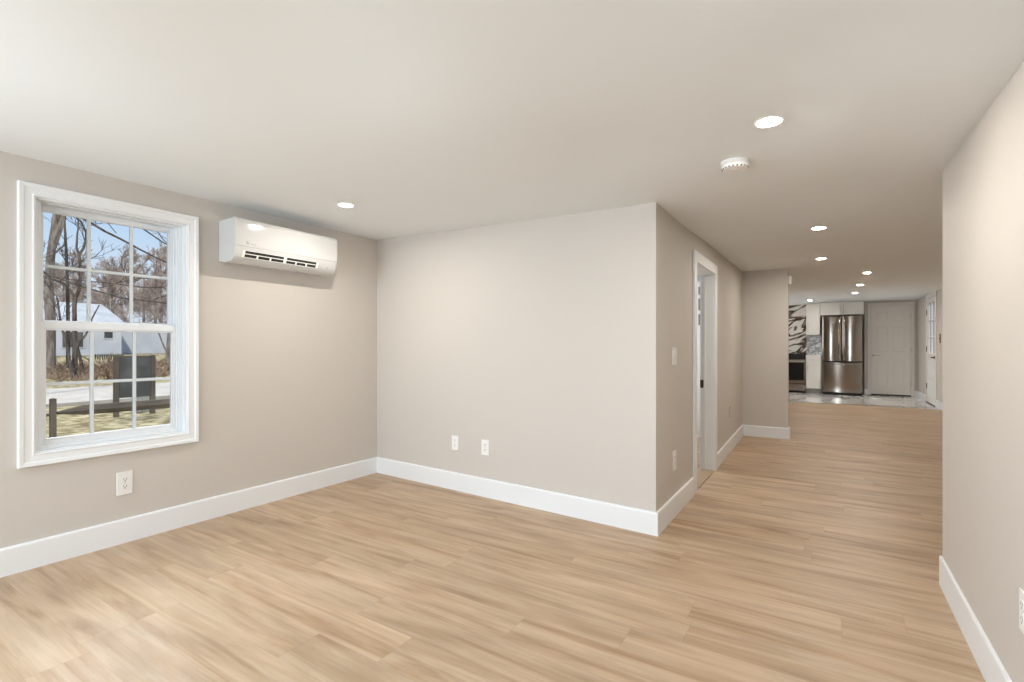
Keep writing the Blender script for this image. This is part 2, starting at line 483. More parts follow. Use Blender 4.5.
w = MB().prism_z([(-3.56, 3.2105), (-0.885, 3.0525), (-0.885, 3.17), (-3.56, 3.33)], 0, ZT)
struct(w.build('wall_far', M_WALL), 'broad pale greige wall ahead with two outlets near the floor', 'wall')

w = MB()
w.box(-1.005, -0.885, 3.17, 4.115, 0, ZT).box(-1.005, -0.885, 4.115, 4.925, 1.845, ZT)
w.prism_z([(-1.005, 4.925), (-0.885, 4.925), (-0.930, 7.12), (-1.05, 7.12)], 0, ZT)
struct(w.build('wall_hallway', M_WALL), 'shaded greige hallway wall with the white doorway', 'wall')

w = MB().box(-2.75, -0.403, 7.112, 7.24, 0, ZT)
struct(w.build('wall_partition', M_WALL), 'narrow greige wall end projecting into the hallway', 'wall')

w = MB().box(0.478, 0.60, -2.75, 3.152, 0, ZT)
struct(w.build('wall_right', M_WALL), 'greige wall close at the right edge, ending in a corner', 'wall')
w = MB().box(0.60, 1.92, 2.95, 3.07, 0, ZT)
struct(w.build('wall_return', M_WALL), 'wall closing the space behind the near right wall', 'wall')
w = MB()
w.box(1.80, 1.92, 2.95, 12.47, 0, ZT).box(1.80, 1.92, 13.45, 15.4, 0, ZT).box(1.80, 1.92, 12.47, 13.45, 2.17, ZT)
struct(w.build('wall_entry', M_WALL), 'dim greige wall holding the half-glazed entry door', 'wall')
w = MB().box(0.79, 1.80, 14.80, 15.4, 0, ZT)
struct(w.build('wall_back', M_WALL), 'dim greige wall around the six-panel door beside the fridge', 'wall')
w = MB().box(-2.75, 0.79, 15.10, 15.4, 0, ZT)
struct(w.build('wall_kitchen', M_WALL), 'kitchen wall behind the range and fridge', 'wall')
w = MB()
w.box(-2.72, -2.60, 7.24, 12.65, 0, ZT).box(-2.72, -2.60, 13.95, 15.1, 0, ZT)
w.box(-2.72, -2.60, 12.65, 13.95, 0, 1.05).box(-2.72, -2.60, 12.65, 13.95, 2.05, ZT)
struct(w.build('wall_side', M_WALL), 'side wall of the dining and kitchen space, behind the partition', 'wall')
w = MB()
w.box(-3.52, -3.15, -2.75, -2.60, 0, ZT).box(-1.95, -1.35, -2.75, -2.60, 0, ZT).box(-0.15, 0.478, -2.75, -2.60, 0, ZT)
for a, b in ((-3.15, -1.95), (-1.35, -0.15)):
    w.box(a, b, -2.75, -2.60, 0, 0.55).box(a, b, -2.75, -2.60, 1.95, ZT)
struct(w.build('wall_rear', M_WALL), 'wall behind the viewpoint with two window openings', 'wall')
# little room behind the hallway door
w = MB().box(-2.72, -2.60, 3.3, 7.12, 0, ZT)
struct(w.build('wall_side_room', M_TRIM), 'white side wall of the room behind the hallway doorway', 'wall')
w = MB().box(-2.60, -1.05, 6.95, 7.11, 0, ZT)
struct(w.build('wall_end', M_TRIM), 'white end wall of the room behind the hallway doorway', 'wall')

# ---- ceilings (an old ceiling that sags towards the hallway corner)
CP = [(-3.52, .7, 2.15), (-3.52, 2, 2.155), (-3.52, 3.2, 2.155), (-2.2, 3.13, 2.102), (-1.5, 3.09, 2.074), (-.88, 3.05, 2.049),
      (-.87, 3.83, 2.052), (-.89, 4.6, 2.085), (-.9, 5.2, 2.088), (-.91, 6, 2.098), (-.93, 7.1, 2.152), (-.4, 7.1, 2.142), (.478, 3.15, 2.030),
      (.478, 1, 2.055), (.478, 2.0, 1.965), (-3.5, -2, 2.15), (-1.5, -2, 2.12), (1.8, 7.1, 2.16), (1.8, 4, 2.06), (-1.5, 1, 2.10), (-.15, 2.2, 2.052), (-.3, 2.8, 2.05), (-.15, 1.2, 2.06), (-.4, 0, 2.07), (-.9, 2.2, 2.07), (0, 3.2, 2.05), (0, 1.7, 2.055), (-.1, .6, 2.06), (.5, 7.1, 2.145), (-.2, 4.6, 2.085), (-.1, 6.4, 2.12), (-2.8, 3.17, 2.128)]


def _line(p, q, n):
    return [tuple(p[k]+(q[k]-p[k])*i/n for k in range(3)) for i in range(1, n)]


CP += _line((-3.52, 3.2, 2.155), (-.88, 3.05, 2.049), 14) + _line((-3.52, .7, 2.15), (-3.52, 3.2, 2.155), 9) + _line((-3.52, -2, 2.15), (-3.52, .7, 2.15), 9)
CP += _line((-.87, 3.83, 2.052), (-.88, 3.05, 2.049), 4) + _line((-.87, 3.83, 2.052), (-.9, 5.2, 2.088), 6) + _line((-.9, 5.2, 2.088), (-.93, 7.1, 2.152), 8)
CP += _line((.478, 2.0, 1.965), (.478, 3.15, 2.030), 6) + _line((.478, -2.6, 1.965), (.478, 2.0, 1.965), 16) + _line((.24, -2.6, 2.008), (.24, 2.0, 2.006), 16) + _line((.24, 2.0, 2.006), (.24, 3.15, 2.042), 6) + _line((0, -2.6, 2.045), (0, 2.0, 2.040), 16) + _line((-.93, 7.1, 2.152), (1.8, 7.1, 2.148), 9)
CP = [c for c in CP if c not in ((-2.2, 3.13, 2.102), (-1.5, 3.09, 2.074), (.478, 1, 2.055), (-2.8, 3.17, 2.128), (-.91, 6, 2.098))]


def ceil_z(x, y):
    if y > 7.115: return 2.20+(y-7.115)*0.0085
    sw = sz = 0
    for a, b, z in CP:
        d = ((a-x)**2+(b-y)**2)+0.03
        q = d**-1.6
        sw += q; sz += q*z
    return sz/sw


def ceiling(name, x0, x1, y0, y1, nx, ny, label):
    mb = MB()
    for j in range(ny+1):
        for i in range(nx+1):
            px, py = x0+(x1-x0)*i/nx, y0+(y1-y0)*j/ny
            mb.v.append((px, py, ceil_z(px, py)))
    top = len(mb.v)
    for j in range(ny+1):
        for i in range(nx+1):
            px, py = x0+(x1-x0)*i/nx, y0+(y1-y0)*j/ny
            mb.v.append((px, py, ZT-0.01))
    k = lambda i, j: j*(nx+1)+i
    for j in range(ny):
        for i in range(nx):
            mb.f.append((k(i, j), k(i, j+1), k(i+1, j+1), k(i+1, j)))
            mb.f.append((top+k(i, j), top+k(i+1, j), top+k(i+1, j+1), top+k(i, j+1)))
    for i in range(nx):
        mb.f.append((k(i, 0), k(i+1, 0), top+k(i+1, 0), top+k(i, 0)))
        mb.f.append((k(i, ny), top+k(i, ny), top+k(i+1, ny), k(i+1, ny)))
    for j in range(ny):
        mb.f.append((k(0, j), top+k(0, j), top+k(0, j+1), k(0, j+1)))
        mb.f.append((k(nx, j), k(nx, j+1), top+k(nx, j+1), top+k(nx, j)))
    o = mb.build(name, M_CEIL, smooth=True)
    return struct(o, label, 'ceiling')


ceiling('ceiling', -3.6, 1.9, -2.7, 7.114, 60, 110, 'off-white ceiling over the room and hallway')
ceiling('ceiling_kitchen', -2.7, 1.9, 7.116, 15.3, 4, 8, 'ceiling over the dining and kitchen end, beyond the partition')
rf = MB().box(-3.7, 1.95, -2.8, 15.5, ZT, ZT+0.2)  # unseen slab, added to seal the rooms against light leaks
struct(rf.build('roof', M_ROOFING), 'roof slab above the rooms', 'roof')

# ---- baseboards: flat board with an eased top
BH, BT = 0.142, 0.016


def base_run(mb, p, q, nrm, h=BH, t=BT):
    """a board from p to q on the floor, standing off the wall along nrm"""
    p, q, n = Vector((p[0], p[1], 0)), Vector((q[0], q[1], 0)), Vector((nrm[0], nrm[1], 0)).normalized()
    prof = [(0, 0), (t, 0), (t, h-0.010), (t*0.85, h-0.003), (t*0.6, h), (0, h)]
    m = len(prof)
    vs = [tuple(p+n*a+Vector((0, 0, b))) for a, b in prof]+[tuple(q+n*a+Vector((0, 0, b))) for a, b in prof]
    fs = [tuple(range(m)), tuple(range(2*m-1, m-1, -1))]+[(i, (i+1) % m, m+(i+1) % m, m+i) for i in range(m)]
    mb.add(vs, fs)


def baseboard(side, runs, label):
    mb = MB()
    for r in runs: base_run(mb, *r)
    struct(mb.build('baseboard_'+side, M_TRIM), label, 'baseboard')


baseboard('left', [((-3.52, -2.6), (-3.52, 3.205), (1, 0))], 'white baseboard under the window wall')
baseboard('far', [((-3.52, 3.208), (-0.869, 3.052), (-0.059, -1))], 'white baseboard along the wall with two outlets')
baseboard('hallway', [((-0.885, 3.040), (-0.885, 4.034), (1, 0)), ((-0.887, 5.024), (-0.930, 7.112), (1, 0.02))], 'white baseboard on both sides of the hallway doorway')
baseboard('partition', [((-0.92, 7.112), (-0.389, 7.112), (0, -1)), ((-0.403, 7.098), (-0.403, 7.25), (1, 0))], 'white baseboard wrapping the partition end')
baseboard('right', [((0.478, -2.6), (0.478, 3.163), (-1, 0), BH, 0.011), ((0.467, 3.152), (0.60, 3.152), (0, 1), BH, 0.011)], 'white baseboard along the near right wall')
baseboard('entry', [((1.80, 3.07), (1.80, 12.38), (-1, 0)), ((1.80, 13.56), (1.80, 14.80), (-1, 0))], 'white baseboard beside the entry door')
baseboard('back', [((0.79, 14.80), (0.875, 14.80), (0, -1)), ((1.74, 14.80), (1.80, 14.80), (0, -1))], 'short white baseboard beside the six-panel door')

# ---- window 1: a double-hung window with its casing, in view on the left wall
win = thing('window_1', 'white double-hung window with six-pane grids in both sashes', 'window', (-3.52, 1.220, 0.597), kind='structure')
# local frame: x into the room, y along the wall, z up
oy0, oy1, oz1 = HY0-1.220, HY1-1.220, HZ1-HZ0
cw = 0.066


def casing_ring(mb, y0, y1, z0, z1, w, prof):
    """mitred four-sided casing; prof lists (outward share 0..1, proud of wall)"""
    rings = []
    for s, h in prof:
        d = w*s
        rings.append([(h, y0-d, z0-d), (h, y1+d, z0-d), (h, y1+d, z1+d), (h, y0-d, z1+d)])
    vs = [v for r in rings for v in r]; fs = []
    for i in range(len(rings)-1):
        for k in range(4):
            fs.append((i*4+k, i*4+(k+1) % 4, (i+1)*4+(k+1) % 4, (i+1)*4+k))
    mb.add(vs, fs)


mb = MB()
casing_ring(mb, oy0+0.004, oy1-0.004, 0.004, oz1-0.004, cw, [(0, 0.0), (0, 0.017), (0.10, 0.020), (0.2, 0.017), (0.62, 0.018), (0.70, 0.024), (0.95, 0.026), (1.0, 0.020), (1.0, 0.0)])
mb.build('casing', M_TRIM, win)
mb = MB()   # jamb liner, boxed
t = 0.012
mb.box(-0.15, 0.0, oy0, oy0+t, 0, oz1).box(-0.15, 0.0, oy1-t, oy1, 0, oz1).box(-0.15, 0.0, oy0+t, oy1-t, oz1-t, oz1).box(-0.15, 0.0, oy0+t, oy1-t, 0, t)
mb.build('jamb', M_TRIM, win)
mb = MB()   # vinyl frame with sash tracks
a, b = oy0+t, oy1-t
for y0, y1 in ((a, a+0.022), (b-0.022, b)):
    mb.box(-0.145, -0.035, y0, y1, t, oz1-t)
for ya, yb in ((a+0.022, a+0.030), (b-0.030, b-0.022)):
    mb.box(-0.050, -0.042, ya, yb, t, oz1-t).box(-0.094, -0.086, ya, yb, t, oz1-t)
mb.box(-0.145, -0.035, a+0.022, b-0.022, oz1-t-0.007, oz1-t).box(-0.145, -0.035, a+0.022, b-0.022, t, t+0.02)
mb.build('window_frame', M_VINYL, win, 0.002, 1)


def sash(name, xc, z0, z1, st, rt_, rb):
    y0, y1 = a+0.024, b-0.024
    mb = MB(); h = 0.017
    mb.box(xc-h, xc+h, y0, y0+st, z0, z1).box(xc-h, xc+h, y1-st, y1, z0, z1)
    mb.box(xc-h, xc+h, y0+st, y1-st, z0, z0+rb).box(xc-h, xc+h, y0+st, y1-st, z1-rt_, z1)
    # glazing bead
    g = 0.008
    mb.box(xc-h+0.004, xc+h-0.004, y0+st, y0+st+g, z0+rb, z1-rt_).box(xc-h+0.004, xc+h-0.004, y1-st-g, y1-st, z0+rb, z1-rt_)
    mb.box(xc-h+0.004, xc+h-0.004, y0+st, y1-st, z0+rb, z0+rb+g).box(xc-h+0.004, xc+h-0.004, y0+st, y1-st, z1-rt_-g, z1-rt_)
    s = mb.build(name, M_VINYL, win, 0.0025, 2)
    gy0, gy1, gz0, gz1 = y0+st, y1-st, z0+rb, z1-rt_
    MB().box(xc-0.0025, xc+0.0025, gy0, gy1, gz0, gz1).build('glass_pane', M_GLASS, s)
    q = MB(); m = 0.0085
    for k in (1, 2):
        yy = gy0+(gy1-gy0)*k/3
        q.box(xc-0.008, xc+0.008, yy-m, yy+m, gz0, gz1)
    zz = (gz0+gz1)/2
    ys = [gy0]+[gy0+(gy1-gy0)*k/3 for k in (1, 2)]+[gy1]
    for k in range(3):
        q.box(xc-0.008, xc+0.008, ys[k]+(m if k else 0), ys[k+1]-(m if k < 2 else 0), zz-m, zz+m)
    q.build('muntin_grid', M_GRID, s, 0.002, 1)
    return s


zc = HZ0
us = sash('upper_sash', -0.112, 1.264-zc, 1.937-zc, 0.022, 0.025, 0.036)
ls = sash('lower_sash', -0.068, 0.628-zc, 1.300-zc, 0.022, 0.040, 0.026)
mb = MB()
for yy in (-0.15, 0.15):
    mb.box(-0.070, -0.045, yy-0.025, yy+0.025, 1.300-zc, 1.308-zc)
mb.build('sash_lock', M_VINYL, ls, 0.002, 1)
mb = MB()
for yy in (-0.22, 0.2):
    mb.box(-0.100, -0.09, yy-0.045, yy+0.045, 1.916-zc, 1.931-zc)
mb.build('tilt_latch', M_VINYL, us, 0.002, 1)

# ---- hallway doorway (door_1): casing, jamb, an ajar look into a white room
d1 = thing('door_1', 'white cased hallway doorway with a brass strike plate in its jamb', 'doorway', (-0.885, 4.52, 0), kind='structure')
mb = MB()
cwd = 0.088
y0, y1, z1 = 4.128-4.52, 4.912-4.52, 1.838
for ya, yb in ((y0-cwd, y0), (y1, y1+cwd)):
    mb.box(0.0, 0.018, ya, yb, 0, z1+cwd)
mb.box(0.0, 0.018, y0, y1, z1, z1+cwd)
mb.build('casing', M_TRIM, d1, 0.004, 2)
mb = MB()
mb.box(-0.121, 0.002, y0-0.012, y0+0.004, 0, z1+0.004).box(-0.121, 0.002, y1-0.004, y1+0.012, 0, z1+0.004).box(-0.121, 0.002, y0, y1, z1-0.004, z1+0.012)
mb.box(-0.085, -0.070, y1-0.014, y1-0.004, 0, z1).box(-0.085, -0.070, y0+0.004, y0+0.014, 0, z1)   # stop beads
mb.build('jamb', M_TRIM, d1)
mb = MB().box(-0.119, -0.090, y1-0.0065, y1-0.0035, 0.775, 0.85)
sp = mb.build('strike_plate', M_BRASS, d1, 0.001, 1)
MB().box(-0.106, -0.094, y1-0.0075, y1-0.006, 0.797, 0.825).build('latch_hole', M_DARK, sp)
MB().box(-0.12, 0.004, y0+0.004, y1-0.014, 0.0, 0.006).build('threshold', M_OAK, d1)
# tall white unit with grey panes, standing in the room beyond
dl = thing('glazed_cabinet', 'tall white unit with grey panes glimpsed through the hallway doorway', 'cabinet', (-1.5, 6.74, 0))
MB().box(-0.45, 0.40, -0.10, 0.2, 0, 2.0).build('body', M_TRIM, dl, 0.004, 1)
mb = MB()
for z0_, z1_ in ((1.83, 1.93), (1.63, 1.78), (1.44, 1.58)):
    for k in range(3):
        mb.box(-0.42+k*0.27, -0.20+k*0.27, -0.108, -0.098, z0_, z1_)
mb.build('pane', M_FROST, dl)
mb = MB().box(-0.42, 0.37, -0.115, -0.099, 0.08, 1.36)
mb.build('door', M_TRIM, dl, 0.004, 1)

# ================================================================== WALL AND CEILING FITTINGS
# ---- mini-split air conditioner
ac = thing('air_conditioner', 'white wall-mounted mini-split air conditioner beside the window', 'air conditioner', (-3.52, 2.195, 1.735))
yl, yr = -0.405, 0.405
prof = [(0.0, 0.012), (0.0, 0.292), (0.188, 0.292), (0.200, 0.289), (0.208, 0.280), (0.210, 0.266), (0.2105, 0.10), (0.205, 0.072), (0.190, 0.036), (0.165, 0.010), (0.130, 0.0), (0.06, 0.0)]
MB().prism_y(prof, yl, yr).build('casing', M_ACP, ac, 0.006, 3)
# front panel lying proud over the top two thirds
fp = [(0.2105, 0.103), (0.2150, 0.106), (0.2150, 0.262), (0.2125, 0.278), (0.2030, 0.2905), (0.188, 0.2945), (0.02, 0.2945), (0.02, 0.2925), (0.187, 0.2925), (0.2005, 0.2885), (0.2095, 0.277), (0.2110, 0.262)]
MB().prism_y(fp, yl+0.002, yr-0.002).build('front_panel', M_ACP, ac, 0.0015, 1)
# outlet recess: dark strip on the sloping lower face with white vanes and dividers


def on_slope(s, off):
    """point on the lower front curve: s = 0 at its top edge, 1 at its bottom; off lifts it outwards"""
    pts = [(0.2085, 0.088), (0.205, 0.072), (0.190, 0.036), (0.165, 0.010)]
    ln = [0]
    for i in range(3):
        ln.append(ln[-1]+math.hypot(pts[i+1][0]-pts[i][0], pts[i+1][1]-pts[i][1]))
    u = s*ln[-1]
    for i in range(3):
        if u <= ln[i+1] or i == 2:
            t_ = (u-ln[i])/(ln[i+1]-ln[i]); px = pts[i][0]+(pts[i+1][0]-pts[i][0])*t_; pz = pts[i][1]+(pts[i+1][1]-pts[i][1])*t_
            dx, dz = pts[i+1][0]-pts[i][0], pts[i+1][1]-pts[i][1]; q = math.hypot(dx, dz)
            return (px-dz/q*off, pz+dx/q*off)


def slope_strip(mb, s0, s1, ya, yb, lift=0.0012, n=4, skew=0.0):
    o = [on_slope(s0+(s1-s0)*i/n, lift) for i in range(n+1)]
    i_ = [on_slope(s0+(s1-s0)*i/n, -0.003) for i in range(n+1)]
    poly = o+i_[::-1]
    mb.prism_y(poly, ya, yb)


vt = MB(); slope_strip(vt, 0.13, 0.60, -0.335, 0.218)
vent = vt.build('air_outlet', M_DARK, ac)
vn = MB()
slope_strip(vn, 0.325, 0.385, -0.335, 0.218, 0.003)
vn.build('louver', M_PLASTIC, vent)
vn = MB(); slope_strip(vn, 0.10, 0.62, -0.052, -0.030, 0.004); vn.build('divider', M_PLASTIC, vent)
for k, yy in enumerate((-0.245, -0.150, 0.050, 0.135)):
    vn = MB(); slope_strip(vn, 0.36, 0.60, yy-0.006, yy+0.006, 0.003); vn.build('divider', M_PLASTIC, vent)
vn = MB()
slope_strip(vn, 0.60, 0.635, -0.345, 0.228, 0.0035); slope_strip(vn, 0.10, 0.13, -0.345, 0.228, 0.0025)
slope_strip(vn, 0.10, 0.635, -0.350, -0.335, 0.003); slope_strip(vn, 0.10, 0.635, 0.218, 0.236, 0.003)
vn.build('outlet_rim', M_PLASTIC, vent)
# printed badge and receiver window
mb = MB()
mb.box(0.2149, 0.2156, -0.333, -0.325, 0.121, 0.129).box(0.2149, 0.2156, -0.333, -0.325, 0.132, 0.140)
mb.box(0.2149, 0.2156, -0.323, -0.315, 0.121, 0.129).box(0.2149, 0.2156, -0.320, -0.318, 0.132, 0.140)
mb.build('logo', M_GREYMARK, ac)
mb = MB()
for k in range(5):
    mb.box(0.2149, 0.2155, -0.303+k*0.008, -0.298+k*0.008, 0.122, 0.127)
mb.build('badge_lettering', M_GREYMARK, ac)
mb = MB(); slope_strip(mb, 0.42, 0.52, 0.318, 0.326, 0.0012); mb.build('receiver_window', M_GREYMARK, ac)
for yy in (-0.20, 0.10): MB().box(0.11, 0.13, yy, yy+0.01, -0.003, 0.001).build('screw_cap', M_GREYMARK, ac)

# ---- wall plates: local x along the wall, y out of the wall towards the room, z up


def outlet(label, loc, rotz, w=0.076, h=0.125, slot=M_DARK, group='electrical outlets', proto=None):
    t = thing('electrical_outlet', label, 'outlet', loc, rotz, group)
    MB().box(-w/2, w/2, 0, 0.006, -h/2, h/2).build('plate', M_PLASTIC, t, 0.003, 3)
    for s in (1, -1):
        zc_ = s*0.021
        f = MB(); n = 20
        poly = []
        for k in range(n):
            an = 2*PI*k/n
            poly.append((0.0175*math.cos(an), max(-0.0135, min(0.0135, 0.0175*math.sin(an)))+zc_))
        f.prism_y(poly, 0.005, 0.0085)
        r = f.build('receptacle', M_PLASTIC, t)
        q = MB()
        q.box(-0.0085, -0.0055, 0.008, 0.0092, zc_, zc_+0.009).box(0.0055, 0.0085, 0.008, 0.0092, zc_+0.001, zc_+0.008)
        q.box(-0.0025, 0.0025, 0.008, 0.0092, zc_-0.0095, zc_-0.0045)
        q.build('slot', slot, r)
    MB().lathe([(0.0032, 0.006), (0.0028, 0.0075)], 12, 'y').build('screw', M_NICKEL, t)
    return t


outlet('white duplex outlet on the wall under the window', (-3.52, 1.25, 0.352), -PI/2, 0.080, 0.136)
FA = math.atan2(3.0525-3.2105, -0.885+3.56)   # direction of the far wall


def far_pt(s, z):
    return (-3.519+math.cos(FA)*s, 3.208+math.sin(FA)*s, z)


outlet('white duplex outlet on the far wall, nearer the room corner', far_pt(0.978, 0.381), FA+PI, 0.074, 0.118, M_GREYMARK)
outlet('white outlet with dark sockets on the far wall, farther from the room corner', far_pt(1.291, 0.381), FA+PI, 0.074, 0.118)
outlet('white outlet low on the hallway wall below the light switch', (-0.885, 3.482, 0.378), -PI/2, 0.085, 0.135)
outlet('white outlet cut off by the picture edge on the near right wall', (0.478, 1.962, 0.405), PI/2, 0.074, 0.118, M_GREYMARK)

sw = thing('light_switch', 'white two-rocker light switch on the hallway wall above the outlet', 'switch', (-0.885, 3.482, 1.097), -PI/2)
MB().box(-0.055, 0.055, 0, 0.006, -0.06, 0.06).build('plate', M_PLASTIC, sw, 0.003, 3)
for s in (-1, 1):
    MB().prism_x([(0.004, -0.033), (0.007, -0.033), (0.011, 0.033), (0.004, 0.033)], s*0.023-0.0165, s*0.023+0.0165).build('rocker', M_PLASTIC, sw, 0.001, 1)
bp = thing('blank_plate', 'pale blank cover plate low on the hallway wall past the doorway', 'cover plate', (-0.908, 6.03, 0.435), -PI/2+0.02)
MB().box(-0.07, 0.07, 0, 0.006, -0.06, 0.06).build('plate', M_WALL, bp, 0.003, 2)
es = thing('entry_switch', 'bronze switch plate on the wall beside the entry door', 'switch', (1.80, 12.08, 1.32), PI/2)
MB().box(-0.055, 0.055, 0, 0.006, -0.085, 0.085).build('plate', M_SWITCHDARK, es, 0.003, 2)
MB().box(-0.008, 0.008, 0.005, 0.016, -0.012, 0.012).build('toggle', M_SWITCHDARK, es, 0.002, 1)
ch = thing('door_chime', 'white rounded chime box high on the partition end', 'door chime', (-0.403, 7.18, 2.005), -PI/2)
MB().prism_z([(-0.045, 0), (0.045, 0), (0.045, 0.028), (0.03, 0.04), (-0.03, 0.04), (-0.045, 0.028)], -0.055, 0.055).build('cover', M_PLASTIC, ch, 0.012, 3)
MB().box(-0.03, 0.03, 0.0395, 0.0405, -0.045, -0.02).build('speaker_slots', M_GREYMARK, ch)

# ---- smoke detector
sx, sy = -0.366, 2.562
sz = ceil_z(sx, sy)
sm = thing('smoke_detector', 'round white smoke detector on the ceiling', 'smoke detector', (sx, sy, sz))
MB().lathe([(0.064, 0.002), (0.064, -0.012), (0.060, -0.014)], 40).build('base', M_PLASTIC, sm, smooth=True)
MB().lathe([(0.058, -0.013), (0.060, -0.016), (0.059, -0.030), (0.054, -0.037), (0.043, -0.0385), (0.0, -0.0385)], 40).build('cover', M_PLASTIC, sm, smooth=True)
mb = MB()
for k in range(20):
    an = 2*PI*k/20
    c_, s_ = math.cos(an), math.sin(an)
    vs = []
    for r_, z_ in ((0.0548, -0.0365), (0.0596, -0.0315)):
        for w_ in (-0.0035, 0.0035):
            vs.append((c_*r_-s_*w_, s_*r_+c_*w_, z_))
    vs2 = [(x_*0.93, y_*0.93, z_+0.002) for x_, y_, z_ in vs]
    mb.add(vs+vs2, [(0, 1, 3, 2), (4, 6, 7, 5), (0, 4, 5, 1), (2, 3, 7, 6), (0, 2, 6, 4), (1, 5, 7, 3)])
mb.build('vent_slot', M_DARK, sm)
MB().lathe([(0.016, -0.038), (0.015, -0.0405), (0.0, -0.041)], 20).build('test_button', M_PLASTIC, sm, smooth=True)

# ---- recessed lights
LIGHTS = [
    ((-0.189, 2.179), 'recessed ceiling light just above the smoke detector, largest in view'),
    ((-2.764, 2.244), 'recessed ceiling light near the far end of the air conditioner'),
    ((-0.046, 4.514), 'recessed hallway ceiling light level with the doorway'),
    ((-0.046, 6.347), 'recessed hallway ceiling light just before the partition'),
    ((0.491, 8.619), 'recessed ceiling light first beyond the partition'),
    ((0.493, 10.369), 'recessed ceiling light second beyond the partition'),
    ((0.489, 12.008), 'recessed ceiling light third beyond the partition'),
    ((-0.317, 13.548), 'small recessed kitchen ceiling light in front of the wall cabinet'),
]
proto = None
for (lx, ly), lab in LIGHTS:
    z = ceil_z(lx, ly)
    if proto is None:
        proto = thing('recessed_light', lab, 'ceiling light', (lx, ly, z), 0, 'recessed ceiling lights')
        mb = MB(); n = 40
        rings = [(0.054, 0.002), (0.054, -0.003), (0.051, -0.005), (0.043, -0.004), (0.040, 0.001)]
        for r_, h_ in rings:
            for k in range(n): mb.v.append((r_*math.cos(2*PI*k/n), r_*math.sin(2*PI*k/n), h_))
        for i in range(len(rings)-1):
            for k in range(n): mb.f.append((i*n+k, i*n+(k+1) % n, (i+1)*n+(k+1) % n, (i+1)*n+k))
        mb.build('trim_ring', M_PLASTIC, proto, smooth=True)
        MB().lathe([(0.041, 0.001), (0.041, -0.0025), (0.026, -0.0035), (0.0, -0.0038)], 40).build('lens', M_LED, proto)
        o = proto
    else:
        o = copy_tree(proto)
        o.location = (lx, ly, z); o['label'] = lab

# ================================================================== KITCHEN END
# ---- six-panel door (door_2)
d2 = thing('door_2', 'off-white six-panel door beside the refrigerator', 'door', (1.30, 14.80, 0), kind='structure')
# local x along the wall, y towards the camera negative
x0, x1, zt_ = -0.375, 0.375, 2.15


def panel_door(parent, x0, x1, z0, z1, y, th, panels, mat):
    """slab with recessed, raised-field panels on its -y face"""
    mb = MB(); mb.box(x0, x1, y-th, y-0.010, z0, z1)
    # stiles and rails standing 10 mm proud, left open where the panels sit
    xs = sorted({x0, x1}|{p[0] for p in panels}|{p[1] for p in panels}); zs = sorted({z0, z1}|{p[2] for p in panels}|{p[3] for p in panels})
    f = MB()
    for i in range(len(xs)-1):
        for j in range(len(zs)-1):
            cx, cz = (xs[i]+xs[i+1])/2, (zs[j]+zs[j+1])/2
            if any(p[0] < cx < p[1] and p[2] < cz < p[3] for p in panels): continue
            f.box(xs[i], xs[i+1], y-th-0.010, y-th+0.0005, zs[j], zs[j+1])
    f.add(mb.v, mb.f)
    slab = f.build('door_leaf', mat, parent)
    for p in panels:
        q = MB(); m = 0.022; yb, yf = y-th, y-th-0.008
        o_ = [(p[0]+0.006, yb, p[2]+0.006), (p[1]-0.006, yb, p[2]+0.006), (p[1]-0.006, yb, p[3]-0.006), (p[0]+0.006, yb, p[3]-0.006)]
        i_ = [(p[0]+m, yf, p[2]+m), (p[1]-m, yf, p[2]+m), (p[1]-m, yf, p[3]-m), (p[0]+m, yf, p[3]-m)]
        q.add(o_+i_, [(0, 1, 2, 3), (7, 6, 5, 4)]+[(k, (k+1) % 4, 4+(k+1) % 4, 4+k) for k in range(4)])
        q.build('raised_panel', mat, slab)
    return slab


px = [(-0.265, -0.045), (0.045, 0.265)]
pn = []
for a_, b_ in px:
    pn += [(a_, b_, 0.20, 0.83), (a_, b_, 1.04, 1.66), (a_, b_, 1.78, 2.0)]
panel_door(d2, x0, x1, 0.03, zt_, 0.012, 0.03, pn, M_DOOR)
mb = MB()
for a_, b_ in ((x0-0.072, x0-0.004), (x1+0.004, x1+0.072)):
    mb.box(a_, b_, -0.020, 0, 0, zt_+0.07)
mb.box(x0-0.004, x1+0.004, -0.020, 0, zt_+0.004, zt_+0.07)
mb.build('casing', M_DOOR, d2, 0.004, 2)
MB().box(x0, x1, -0.026, -0.002, 0.003, 0.028).build('gap_shade_strip', M_BLACKMETAL, d2)  # black strip stands in for the dark gap under the door
h = MB().lathe([(0.027, -0.028), (0.027, -0.036), (0.012, -0.040), (0.012, -0.062)], 20, 'y', (-0.335, 0, 0.955))
h.tube([(-0.335, -0.062, 0.955), (-0.30, -0.064, 0.957), (-0.215, -0.062, 0.952)], [0.010, 0.010, 0.008], 8)
h.build('lever_handle', M_NICKEL, d2, smooth=True)
for zz in (0.28, 1.10, 1.90):
    MB().box(x1-0.003, x1+0.007, -0.036, -0.020, zz-0.05, zz+0.05).build('hinge', M_NICKEL, d2)

